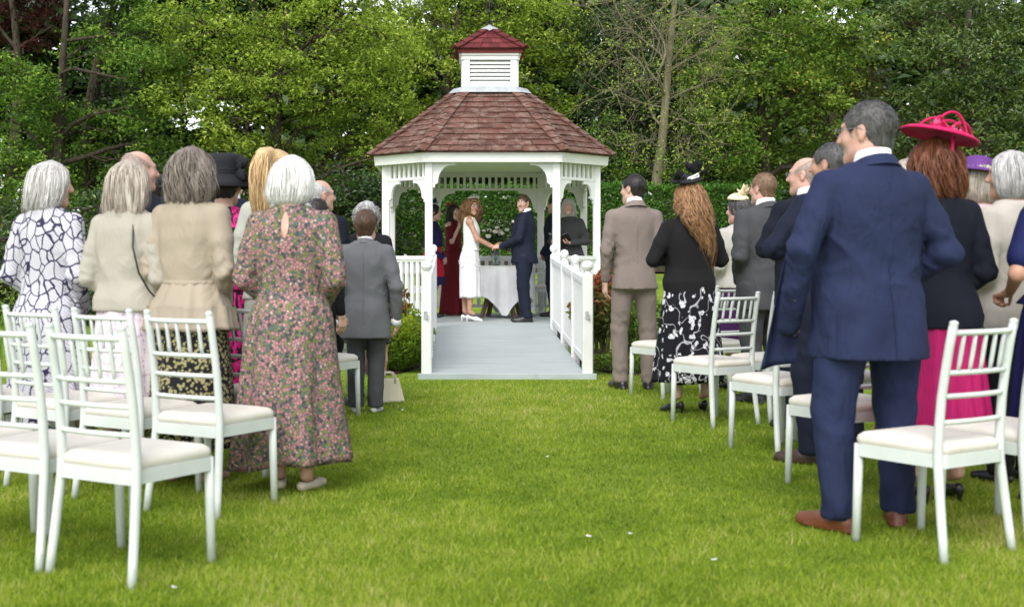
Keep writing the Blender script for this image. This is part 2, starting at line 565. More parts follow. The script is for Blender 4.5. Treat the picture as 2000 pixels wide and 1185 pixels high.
def tile_face(e0, e1, t1, t0, courses, wid, mat, parent, single, name='shingle', lift=.024):
    e0, e1, t1, t0 = map(lambda q: np.array(q, float), (e0, e1, t1, t0))
    nrm = np.cross(e1 - e0, t0 - e0); nrm /= np.linalg.norm(nrm)
    acc = G()
    for c in range(courses):
        v0, v1 = c / courses, min(1, (c + 1.0) / courses + .012)
        L0, L1 = e0 + (t0 - e0) * v0, e0 + (t0 - e0) * v1
        R0, R1 = e1 + (t1 - e1) * v0, e1 + (t1 - e1) * v1
        Wd = np.linalg.norm(R0 - L0)
        cuts = [0.0]; x = random.uniform(.35, .9) * wid
        while x < Wd - .35 * wid:
            cuts.append(x / Wd); x += wid * random.uniform(.72, 1.3)
        cuts.append(1.0)
        for a, b in zip(cuts[:-1], cuts[1:]):
            gp = .0035 / Wd
            jz = random.uniform(-.003, .004); sag = random.uniform(-.006, .004)
            q0 = L0 + (R0 - L0) * (a + gp) + (L0 - L1) / np.linalg.norm(L0 - L1) * sag
            q1 = L0 + (R0 - L0) * (b - gp) + (L0 - L1) / np.linalg.norm(L0 - L1) * sag
            q2, q3 = L1 + (R1 - L1) * (b - gp), L1 + (R1 - L1) * (a + gp)
            t = tile(q0, q1, q2, q3, nrm, lift + jz, .008, .014)
            if single: t.build(name, mat, parent)
            else:
                acc.V += t.V; acc.F[4] += [f + acc.n for f in t.F[4]]; acc.n += t.n
    if not single:
        o = acc.build('shingle_field', mat, parent); o['kind'] = 'stuff'
for i in range(8):
    j = (i + 1) % 8
    tile_face((*EO[i], EZ), (*EO[j], EZ), (*TO[j], TZ), (*TO[i], TZ), 11, .25, SHING, roof, i in (0, 1, 7, 2, 6))
def hip(e, t, nA, nB, n, w, mat, parent, name='hip_tile', single=True):
    e, t = np.array(e, float), np.array(t, float)
    d = t - e; Lh = np.linalg.norm(d); d /= Lh
    up = nA + nB; up /= np.linalg.norm(up)
    dA = np.cross(d, nA); dB = np.cross(d, nB)
    if np.dot(dA, nB) > 0: dA = -dA
    if np.dot(dB, nA) > 0: dB = -dB
    for k in range(n):
        s0, s1 = Lh * k / n - .012, Lh * (k + 1) / n + .02
        l0, l1 = .056 + random.uniform(-.002, .003), .036
        g = G()
        for dd, nn in ((dA, nA), (dB, nB)):
            c0, c1 = e + d * s0 + up * (l0 + .004), e + d * s1 + up * (l1 + .004)
            o0, o1 = c0 + dd * w - up * .004, c1 + dd * w - up * .004
            b = [q - nn * .02 for q in (c0, o0, o1, c1)]
            P = b + [c0, o0, o1, c1]
            if np.dot(np.cross(o0 - c0, c1 - c0), nn) < 0:
                P = [b[0], b[3], b[2], b[1], c0, c1, o1, o0]
            g.hexa(P)
        g.build(name, mat, parent)
def fnorm(i, EO, EZ, TO, TZ, m):
    e0, e1, t0 = np.array((*EO[i % m], EZ)), np.array((*EO[(i + 1) % m], EZ)), np.array((*TO[i % m], TZ))
    n_ = np.cross(e1 - e0, t0 - e0); return n_ / np.linalg.norm(n_)
for i in range(8):
    hip((*EO[i], EZ), (*TO[i], TZ), fnorm(i - 1, EO, EZ, TO, TZ, 8), fnorm(i, EO, EZ, TO, TZ, 8), 10 if i in (0, 1, 2, 7) else 5, .092, SHING, roof)
# lead skirt between roof and cupola
sk0, sk1 = octo(TA + .05, TB + .06), octo(.33, .40)
g = G(); zz = (TZ - .035, TZ + .055)
slp = (TZ - EZ) / (EB - TB)
g.add([(*p, TZ - .075 * slp + .062) for p in octo(TA + .05, TB + .075)] + [(*p, TZ + .075) for p in octo(TA - .01, TB + .005)] + [(*p, TZ + .105) for p in octo(.33, .40)],
      [[[r * 8 + i, r * 8 + (i + 1) % 8, (r + 1) * 8 + (i + 1) % 8, (r + 1) * 8 + i] for i in range(8) for r in (0, 1)]])
g.build('lead_skirt', LEAD, roof)
# cupola
cu = G(); H = .375
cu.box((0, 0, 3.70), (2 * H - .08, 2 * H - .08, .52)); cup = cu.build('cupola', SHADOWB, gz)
for s_ in (0, 1, 2, 3):
    a_ = s_ * math.pi / 2
    def rot(P):
        c_, n_ = math.cos(a_), math.sin(a_)
        return (P[0] * c_ - P[1] * n_, P[0] * n_ + P[1] * c_, P[2])
    def rb(c, dd, name, bev=.004):
        g = G(); g.box((0, 0, 0), dd, a_, bev); o = g.build(name, WHITE, cup); o.location = rot(c); return o
    e_ = 0 if s_ % 2 == 0 else .003
    for sx in (-1, 1): rb((sx * (H - .045 - e_), -H + .0, 3.72), (.09 - 2 * e_, .05, .49), 'cupola_stile')
    rb((0, -H - .001, 3.52), (2 * H - .18, .045, .10), 'cupola_sill')
    for k in range(6):
        g = G(); z_ = 3.595 + k * .055
        P = [(-H + .085, -H - .012, z_ - .020), (H - .085, -H - .012, z_ - .020), (H - .085, -H + .038, z_ + .018), (-H + .085, -H + .038, z_ + .018)]
        P = P + [(x, y, z + .018) for x, y, z in P]
        g.hexa([rot(p) for p in P]); g.build('louvre', WHITE, cup)
    rb((0, -H - .006, 3.938), (2 * H + .03, .06, .062), 'cupola_rail')
    rb((0, -H - .035, 4.012), (2 * H + .055, .05, .088), 'cupola_fascia')
CE, CZ0, CZ1 = .485, 4.052, 4.40
ce = [(-CE, -CE), (CE, -CE), (CE, CE), (-CE, CE)]; ct = [(-.03, -.03), (.03, -.03), (.03, .03), (-.03, .03)]
g = G(); g.add([(*p, CZ0) for p in ce] + [(*p, CZ1) for p in ct], [[[i, (i + 1) % 4, 4 + (i + 1) % 4, 4 + i] for i in range(4)], [[3, 2, 1, 0]]])
g.box((0, 0, CZ0 - .03), (2 * CE - .06, 2 * CE - .06, .05))
crf = g.build('cupola_roof', SHINGC, gz)
for i in range(4):
    j = (i + 1) % 4
    tile_face((*ce[i], CZ0), (*ce[j], CZ0), (*ct[j], CZ1), (*ct[i], CZ1), 4, .15, SHINGC, crf, i == 0, lift=.02)
    hip((*ce[i], CZ0), (*ct[i], CZ1), fnorm(i - 1, ce, CZ0, ct, CZ1, 4), fnorm(i, ce, CZ0, ct, CZ1, 4), 4, .075, SHINGC, crf)
g = G()
for i in range(4):
    a_ = i * math.pi / 2; c_, s_ = math.cos(a_), math.sin(a_)
    P = [(-.13, -.13, 4.335), (-.05, -.12, 4.335), (0, -.165, 4.298), (.05, -.12, 4.335), (.13, -.13, 4.335), (0, 0, 4.465)]
    sl = (CZ1 - CZ0) / CE
    P = [(x, y, 4.052 + (.485 + y) * .765 + .062 if k < 5 else 4.478) for k, (x, y, z) in enumerate(P)]
    g.add([(x * c_ - y * s_, x * s_ + y * c_, z) for x, y, z in P], [[[0, 1, 5], [1, 2, 5], [2, 3, 5], [3, 4, 5]]])
g.build('lead_cap', LEAD, crf)
g = G(); g.tube([(0, 0, 4.42), (0, 0, 4.95)], .009, 8)
for a_ in range(4):
    c_, s_ = math.cos(a_ * 1.5708 + .785), math.sin(a_ * 1.5708 + .785)
    g.tube([(c_ * .075, s_ * .075, 4.425), (c_ * .06, s_ * .06, 4.475), (c_ * .03, s_ * .03, 4.51), (0, 0, 4.53)], .008, 6)
    g.tube([(c_ * .005, s_ * .005, 4.72), (c_ * .05, s_ * .05, 4.76), (c_ * .06, s_ * .06, 4.82), (c_ * .03, s_ * .03, 4.87)], .006, 6)
fin = g.build('finial', DARKM, gz, True)
g = G(); g.lathe([(.001, -.03), (.015, -.027), (.026, -.015), (.03, 0), (.026, .015), (.015, .027), (.001, .03)], 14, (0, 0, 4.655)); g.build('finial_ball', DARKM, fin, True)
g = G(); g.beam((-.16, .05, 4.93), (.16, -.05, 4.93), .008, .014); g.add([(.2, -.0625, 4.93), (.13, -.04, 4.97), (.13, -.04, 4.89), (.12, -.045, 4.93)], [[[0, 1, 3], [0, 3, 2], [1, 2, 3], [0, 2, 1]]]); g.build('vane', DARKM, fin)

# ------------------------------------------------------------------ ramp with side rails
RX, RW, RY0, RY1 = .51, .76, 11.57, 16.05
rp = empty('entrance_ramp', (RX, RY0, 0), 0, 'pale grey boarded ramp with white balustrades leading up into the gazebo', 'ramp')
def rz_(y): return .055 + (HP - .055) * (y / (RY1 - RY0))
Lr = RY1 - RY0
npl = 34
for k in range(npl):
    y0, y1 = Lr * k / npl, Lr * (k + 1) / npl - .008
    g = G(); P = [(-RW + .03, y0, rz_(y0) - .03), (RW - .03, y0, rz_(y0) - .03), (RW - .03, y1, rz_(y1) - .03), (-RW + .03, y1, rz_(y1) - .03)]
    g.hexa(P + [(x, y, z + .03) for x, y, z in P]); g.build('plank', DECK, rp)
g = G(); g.box((0, -.012, .022), (2 * RW + .16, .026, .062), 0, .004); g.build('front_board', DECK, rp)
g = G(); P = [(-RW, .01, -.02), (RW, .01, -.02), (RW, Lr, -.02), (-RW, Lr, -.02)]
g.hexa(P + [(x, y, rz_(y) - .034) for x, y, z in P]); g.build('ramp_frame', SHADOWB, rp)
posts_y = [.05, 1.2, 2.45, 3.95]
for sx in (-1, 1):
    for k, y in enumerate(posts_y):
        w_ = .098 if k == 0 else .085
        ht = .97 + rz_(y) - .05
        g = G(); g.box((sx * RW, y, ht / 2 + .0), (w_, w_, ht), 0, .01)
        t_ = w_ / 2
        g.lathe([(t_ * 1.05, ht - .005), (t_ * .9, ht + .012), (t_ * .55, ht + .02), (t_ * .5, ht + .035), (t_ * .85, ht + .05), (t_ * 1.12, ht + .075), (t_ * 1.12, ht + .10), (t_ * .8, ht + .128), (.001, ht + .14)], 16, (sx * RW, y, 0))
        po = g.build('rail_post', WHITE, rp, False)
        if k == 0:
            g = G(); g.box((sx * RW - .01, y - .052, .60), (.032, .008, .075)); g.box((sx * RW + .005, y - .065, .585), (.014, .03, .05), 0, .004)
            g.build('gate_latch', LEAD, po)
    for k in range(3):
        ya, yb = posts_y[k] + .045, posts_y[k + 1] - .04
        g = G(); X_ = sx * RW
        for z_, ww, hh in ((.865, .075, .05), (.825, .045, .035)):
            g.beam((X_, ya, rz_(ya) + z_), (X_, yb, rz_(yb) + z_), ww, hh)
        rl = g.build('handrail', WHITE, rp)
        g = G(); g.beam((X_, ya, rz_(ya) + .10), (X_, yb, rz_(yb) + .10), .05, .06); g.build('bottom_rail', WHITE, rp)
        n = round((yb - ya) / .105); me = None
        for q in range(n):
            y = ya + (yb - ya) * (q + .5) / n
            if me is None:
                gg = G(); gg.box((0, 0, 0), (.032, .055, .70)); me = gg.mesh('baluster')
            so = link('baluster', me, WHITE, rl); so.location = (X_, y, rz_(y) + .465)
# ================================================================== chairs
def chair_paint():
    t = NT('white_chair_paint', .35, .45)
    f = t.ramp(t.noise(5, 5, .6), [(.35, (.55, .59, .57)), (.6, (.63, .665, .645))])
    d = t.ramp(t.noise(38, 5, .7), [(.62, 0.0), (.68, .6)])
    zc = t.n('SeparateXYZ'); t.l(t.co(), zc.inputs[0])
    low = t.ramp(zc.outputs['Z'], [(.03, 1.0), (.25, .22)])
    t.color(t.mix(t.math('MULTIPLY', d, low), f, (.30, .29, .24)))
    return t.m
CHP = chair_paint()
def cushion_mat():
    t = NT('ivory_seat_vinyl', .55, .3)
    oi = t.n('ObjectInfo')
    c = t.ramp(t.noise(7, 4), [(.3, (.60, .565, .50)), (.7, (.68, .645, .59))])
    t.color(c); t.bump(t.noise(8, 3, .5, 1.0), .25, .012)
    return t.m
CUSH = cushion_mat()
def rr_trap(wb, wf, d, r, n=5):
    """rounded trapezoid outline, back edge at y=-d/2"""
    c = [(-wb / 2, -d / 2), (wb / 2, -d / 2), (wf / 2, d / 2), (-wf / 2, d / 2)]
    out = []
    for k in range(4):
        p, q, s_ = np.array(c[k - 1]), np.array(c[k]), np.array(c[(k + 1) % 4])
        a = q + (p - q) / np.linalg.norm(p - q) * r; b = q + (s_ - q) / np.linalg.norm(s_ - q) * r
        for i in range(n + 1):
            t = i / n; out.append(tuple((1 - t) ** 2 * a + 2 * t * (1 - t) * q + t * t * b))
    return out
def make_chair():
    c = empty('banquet_chair')
    sz = .372
    # seat frame (apron)
    out = rr_trap(.375, .43, .41, .035); inn = rr_trap(.31, .365, .345, .02); n = len(out)
    g = G(); z0, z1 = sz - .020, sz + .03
    V = [(x, y, z0) for x, y in out] + [(x, y, z1) for x, y in out] + [(x, y, z1) for x, y in inn] + [(x, y, z0) for x, y in inn]
    F = [[k * n + i, k * n + (i + 1) % n, ((k + 1) % 4) * n + (i + 1) % n, ((k + 1) % 4) * n + i] for k in range(4) for i in range(n)]
    g.add(V, [F]); g.build('seat_frame', CHP, c)
    # cushion
    lv = [(.96, z1 - .004), (1.0, z1 + .008), (1.005, z1 + .020), (.985, z1 + .033), (.91, z1 + .046), (.65, z1 + .056), (.25, z1 + .060)]
    g = G(); V = []
    base = rr_trap(.36, .425, .405, .05)
    for k, z in lv: V += [(x * k, y * k - (1 - k) * .0, z) for x, y in base]
    n = len(base); F = [[k * n + i, k * n + (i + 1) % n, (k + 1) * n + (i + 1) % n, (k + 1) * n + i] for k in range(len(lv) - 1) for i in range(n)]
    V.append((0, 0, lv[-1][1])); m = len(lv) - 1
    g.add(V, [F, [[m * n + i, m * n + (i + 1) % n, (m + 1) * n] for i in range(n)], [list(range(n))[::-1]]])
    g.build('seat_cushion', CUSH, c, True)
    def post(s, z):
        k = np.interp(z, [0, .15, .36, .45, .62, .78, .91], [-.226, -.207, -.184, -.182, -.197, -.222, -.25])
        return np.array([s * np.interp(z, [0, .36, .91], [.205, .186, .180]), k, z])
    for s in (-1, 1):
        zs = [-.008, .08, .16, .26, .36, .42, .52, .62, .72, .82, .893, .897, .902, .910, .9155]
        rr = [.0168, .0172, .0178, .0182, .0185, .0185, .0180, .0175, .0172, .0170, .0170, .0148, .0170, .0160, .007]
        g = G(); g.tube([post(s, z) for z in zs], rr, 10); g.build('rear_leg', CHP, c, True)
        g = G(); g.tube([(s * .199, .197, -.008), (s * .197, .190, .2), (s * .195, .184, .40)], [.0165, .0182, .0188], 10); g.build('front_leg', CHP, c, True)
    bow = lambda t: -.018 * (1 - (2 * t - 1) ** 2)
    for z, r in ((.868, .0115), (.715, .0105), (.625, .0105), (.525, .0105)):
        a, b = post(-1, z), post(1, z)
        g = G(); g.tube([a + (b - a) * t + np.array([0, bow(t), 0]) for t in np.linspace(0, 1, 9)], r, 8); g.build('back_rail', CHP, c, True)
    for k in range(5):
        t = (k + 1) / 6
        lo = post(-1, .715) * (1 - t) + post(1, .715) * t + np.array([0, bow(t), 0])
        hi = post(-1, .868) * (1 - t) + post(1, .868) * t + np.array([0, bow(t), 0])
        g = G(); g.tube([lo, lo * .75 + hi * .25, (lo + hi) / 2, lo * .25 + hi * .75, hi], [.0068, .0085, .0090, .0085, .0068], 8); g.build('spindle', CHP, c, True)
    return c
chair0 = make_chair(); chair_used = [False]
def put_chair(xb, yb, yaw, label, z=0.0, group=None):
    """xb,yb = middle between the rear feet; yaw in degrees, 0 faces the gazebo"""
    o = chair0 if not chair_used[0] else copy_tree(chair0)
    chair_used[0] = True
    a = R(yaw)
    o.location = (xb - math.sin(a) * .215, yb + math.cos(a) * .215, z); o.rotation_euler = (0, 0, a)
    tag(o, label, 'chair', group)
    return o
W_ = 'white spindle-back banquet chair '
GRL, GRR = 'chairs of the left seating block', 'chairs of the right seating block'
put_chair(-1.291, 4.39, -30, W_ + 'standing empty at the aisle end of the last left row', group=GRL)
put_chair(-1.69, 4.61, -29, W_ + 'touching the empty aisle chair of the last left row', group=GRL)
put_chair(-2.12, 4.86, -30, W_ + 'in last row, only seat corner and rail showing', group=GRL)
put_chair(-1.213, 5.51, -29, W_ + 'behind the woman in beige peplum jacket', group=GRL)
put_chair(-1.625, 5.763, -31, W_ + 'behind the woman in short cream jacket and pale pink skirt', group=GRL)
put_chair(-2.063, 6.065, -32, W_ + 'behind the woman in navy leaf print dress', group=GRL)
put_chair(-2.50, 6.37, -32, W_ + 'beyond the leaf print dress, showing only part of its seat', group=GRL)
put_chair(-1.16, 6.55, -29, W_ + 'between olive skirt and pink floral dress, topmost rail showing', group=GRL)
put_chair(-1.13, 7.62, -28, W_ + 'low between olive skirt and floral dress, second seat down', group=GRL)
put_chair(-1.05, 8.62, -27, W_ + 'directly behind the boy in grey suit', group=GRL)
put_chair(-1.20, 9.62, -27, W_ + 'beyond the boy chair, only its seat edge showing', group=GRL)
put_chair(2.015, 4.73, 31, W_ + 'standing empty right of the man in blue suit', group=GRR)
put_chair(2.47, 5.02, 31, W_ + 'behind the pink skirt, its back outside the view', group=GRR)
put_chair(2.08, 6.0, 29, W_ + 'hidden by the blue suited man except seat front and leg', group=GRR)
put_chair(2.04, 7.14, 27, W_ + 'whose back post touches the blue suit cuff', group=GRR)
put_chair(2.50, 7.40, 27, W_ + 'beside the one touching the blue cuff, seat only', group=GRR)
put_chair(1.92, 8.37, 30, W_ + 'directly behind the black and white floral skirt', group=GRR)
put_chair(2.38, 8.66, 30, W_ + 'directly behind the man in grey suit', group=GRR)
put_chair(1.86, 9.98, 30, W_ + 'directly behind the man in taupe suit', group=GRR)
put_chair(2.32, 10.25, 30, W_ + 'half hidden by black floral skirt, right of taupe suit chair', group=GRR)
put_chair(3.42, 7.95, 28, W_ + 'seen past the bare forearm, its top rail only', group=GRR)
c_ = put_chair(1.24, 18.83, 205, W_ + 'inside the gazebo behind the groom', z=HP)
c_ = put_chair(-.66, 17.9, 90 + 180, W_ + 'inside the gazebo beside the two bridesmaids', z=HP)
# ================================================================== figures: signed-distance modelling
F32 = np.float32
def smin(a, b, k):
    h = np.clip(.5 + .5 * (b - a) / k, 0, 1)
    return b + (a - b) * h - k * h * (1 - h)

class Grid:
    def __init__(s, lo, hi, vox):
        s.lo = np.array(lo, float); s.v = vox
        s.n = np.maximum(4, np.ceil((np.array(hi) - s.lo) / vox).astype(int) + 1)
        s.ax = [(s.lo[i] + np.arange(s.n[i]) * vox).astype(F32) for i in range(3)]
        s.F = np.full(s.n, 1.0, F32)
    def sub(s, lo, hi, m):
        sl = []
        for i in range(3):
            a = int(np.searchsorted(s.ax[i], lo[i] - m)); b = int(np.searchsorted(s.ax[i], hi[i] + m))
            if b - a < 1: return None
            sl.append(slice(a, b))
        return tuple(sl)
    def xyz(s, sl):
        return s.ax[0][sl[0]][:, None, None], s.ax[1][sl[1]][None, :, None], s.ax[2][sl[2]][None, None, :]
    def un(s, fn, lo, hi, k=.01):
        sl = s.sub(lo, hi, max(k, .02) + 2 * s.v)
        if sl is None: return s
        d = np.broadcast_to(fn(*s.xyz(sl)), s.F[sl].shape)
        s.F[sl] = smin(s.F[sl], d, k) if k > 0 else np.minimum(s.F[sl], d)
        return s
    def cut(s, fn, lo=None, hi=None, k=.01):
        """remove the solid fn"""
        if lo is None: sl = (slice(None),) * 3
        else:
            sl = s.sub(lo, hi, k + 2 * s.v)
            if sl is None: return s
        d = -np.broadcast_to(fn(*s.xyz(sl)), s.F[sl].shape)
        s.F[sl] = -smin(-s.F[sl], -d, k)
        return s
    def cone(s, a, b, r1, r2, k=.01):
        a, b = np.array(a, float), np.array(b, float); r = max(r1, r2)
        return s.un(cone_fn(a, b, r1, r2), np.minimum(a, b) - r, np.maximum(a, b) + r, k)
    def ell(s, c, r, k=.01):
        c, r = np.array(c, float), np.array(r, float)
        return s.un(ell_fn(c, r), c - r, c + r, k)
    def net(s):
        F, v = s.F, s.v
        # close the solid at the grid border
        S = F < 0
        c = np.zeros(np.array(F.shape) - 1, np.int8)
        for i in (0, 1):
            for j in (0, 1):
                for k in (0, 1):
                    c += S[i:F.shape[0] - 1 + i, j:F.shape[1] - 1 + j, k:F.shape[2] - 1 + k]
        act = (c > 0) & (c < 8)
        ids = np.argwhere(act)
        if len(ids) == 0: return np.zeros((0, 3)), np.zeros((0, 4), int)
        idx = np.full(act.shape, -1, np.int32); idx[act] = np.arange(len(ids))
        off = np.array([[i, j, k] for i in (0, 1) for j in (0, 1) for k in (0, 1)])
        val = np.stack([F[ids[:, 0] + o[0], ids[:, 1] + o[1], ids[:, 2] + o[2]] for o in off], 1)
        acc = np.zeros((len(ids), 3)); cnt = np.zeros(len(ids))
        for a in range(8):
            for b in range(a + 1, 8):
                if np.abs(off[a] - off[b]).sum() != 1: continue
                m = (val[:, a] < 0) != (val[:, b] < 0)
                t = val[:, a] / (val[:, a] - val[:, b] + 1e-12)
                acc[m] += off[a] + t[m, None] * (off[b] - off[a]); cnt[m] += 1
        V = s.lo + (ids + acc / cnt[:, None]) * v
        Q = []
        for ax in range(3):
            u, w = (ax + 1) % 3, (ax + 2) % 3
            sl0 = [slice(None)] * 3; sl1 = [slice(None)] * 3
            sl0[ax] = slice(0, -1); sl1[ax] = slice(1, None)
            d = S[tuple(sl0)] != S[tuple(sl1)]
            # interior only in u, w
            lim = [slice(None)] * 3; lim[u] = slice(1, d.shape[u] - 1); lim[w] = slice(1, d.shape[w] - 1)
            e = np.argwhere(d[tuple(lim)]); e[:, u] += 1; e[:, w] += 1
            if len(e) == 0: continue
            eu, ew = np.zeros(3, int), np.zeros(3, int); eu[u] = 1; ew[w] = 1
            q = np.stack([idx[tuple((e - eu - ew).T)], idx[tuple((e - ew).T)], idx[tuple(e.T)], idx[tuple((e - eu).T)]], 1)
            ins = S[tuple(e.T)]
            q[~ins] = q[~ins][:, ::-1]
            Q.append(q)
        return V, np.concatenate(Q)

def cone_fn(a, b, r1, r2):
    ba = b - a; L2 = float((ba * ba).sum()) + 1e-12
    def f(x, y, z):
        px_, py_, pz_ = x - F32(a[0]), y - F32(a[1]), z - F32(a[2])
        t = np.clip((px_ * F32(ba[0]) + py_ * F32(ba[1]) + pz_ * F32(ba[2])) / F32(L2), 0, 1)
        return np.sqrt((px_ - t * F32(ba[0])) ** 2 + (py_ - t * F32(ba[1])) ** 2 + (pz_ - t * F32(ba[2])) ** 2) - (F32(r1) + t * F32(r2 - r1))
    return f
def ell_fn(c, r):
    def f(x, y, z):
        a, b, d = (x - F32(c[0])), (y - F32(c[1])), (z - F32(c[2]))
        k0 = np.sqrt((a / F32(r[0])) ** 2 + (b / F32(r[1])) ** 2 + (d / F32(r[2])) ** 2)
        k1 = np.sqrt((a / F32(r[0] ** 2)) ** 2 + (b / F32(r[1] ** 2)) ** 2 + (d / F32(r[2] ** 2)) ** 2) + F32(1e-6)
        return k0 * (k0 - 1) / k1
    return f
def dense(st, n=80):
    """smooth interpolation of loft stations sorted by z: rows z,cx,cy,rx,ry"""
    st = np.array(sorted(st), float)
    z = np.linspace(st[0, 0], st[-1, 0], n); out = [z]
    for c in range(1, st.shape[1]):
        v = np.interp(z, st[:, 0], st[:, c])
        for _ in range(6): v = np.concatenate([[v[0]], (v[:-2] + 2 * v[1:-1] + v[2:]) / 4, [v[-1]]])
        out.append(v)
    return np.array(out)
def loft_fn(T, p=2.0):
    def f(x, y, z):
        zz = z.ravel(); g = [np.interp(zz, T[0], T[i]).astype(F32)[None, None, :] for i in (1, 2, 3, 4)]
        q = ((np.abs(x - g[0]) / g[2]) ** p + (np.abs(y - g[1]) / g[3]) ** p) ** F32(1 / p)
        d = (q - 1) * np.minimum(g[2], g[3])
        return np.maximum(np.maximum(d, T[0][0] - z), z - T[0][-1])
    return f
def rotz(a):
    c, s = math.cos(a), math.sin(a); return np.array([[c, -s, 0], [s, c, 0], [0, 0, 1.]])
def rotx(a):
    c, s = math.cos(a), math.sin(a); return np.array([[1., 0, 0], [0, c, -s], [0, s, c]])
def roty(a):
    c, s = math.cos(a), math.sin(a); return np.array([[c, 0, s], [0, 1., 0], [-s, 0, c]])

def smooth_mesh(V, Q, it=1, lam=.5):
    e = np.concatenate([Q[:, [0, 1]], Q[:, [1, 2]], Q[:, [2, 3]], Q[:, [3, 0]]])
    for _ in range(it):
        acc = np.zeros_like(V); n = np.zeros(len(V))
        for c in range(3):
            acc[:, c] = np.bincount(e[:, 0], V[e[:, 1], c], len(V)) + np.bincount(e[:, 1], V[e[:, 0], c], len(V))
        n = np.bincount(e[:, 0], minlength=len(V)) + np.bincount(e[:, 1], minlength=len(V))
        V = V + lam * (acc / np.maximum(n, 1)[:, None] - V)
    return V
def join(parts):
    V, Q, n = [], [], 0
    for v, q in parts:
        if len(v) == 0: continue
        V.append(v); Q.append(q + n); n += len(v)
    return np.concatenate(V), np.concatenate(Q)

# ------------------------------------------------------------------ head (own frame: x right, y forward, z up, origin at ear level)
def head_sdf(g, fem, neck=.054):
    j = .92 if fem else 1.0
    g.ell((0, -.014, .030), (.0745, .0955, .0885), .0)
    g.ell((0, .028, -.028), (.060 * j, .066, .088), .03)
    for s in (-1, 1):
        g.cone((s * .046 * j, .005, -.070), (0, .070, -.098), .027 * j, .021, .03)
        g.ell((s * .036, .066, -.022), (.022, .022, .024), .025)
    g.cone((0, .092, .022), (0, .113, -.022), .0075, .0125, .012)
    for s in (-1, 1): g.ell((s * .010, .102, -.027), (.009, .010, .008), .008)
    g.ell((0, .082, .034), (.046, .014, .010), .018)
    for s in (-1, 1): g.cut(ell_fn(np.array((s * .031, .104, .013)), np.array((.016, .014, .010))), (s * .031 - .02, .08, -.005), (s * .031 + .02, .12, .03), .008)
    g.ell((0, .0865, -.052), (.021, .010, .0055), .006); g.ell((0, .0845, -.063), (.018, .010, .006), .006)
    for s in (-1, 1):
        g.ell((s * .0775, -.008, .002), (.008, .019, .031), .008); g.ell((s * .076, -.003, -.026), (.007, .011, .012), .008)
        g.cut(ell_fn(np.array((s * .088, -.004, .003)), np.array((.008, .011, .019))), (s * .088 - .01, -.02, -.02), (s * .088 + .01, .01, .03), .004)
    g.cone((0, -.022, -.06), (0, -.040, -.20), neck, neck + .006, .03)

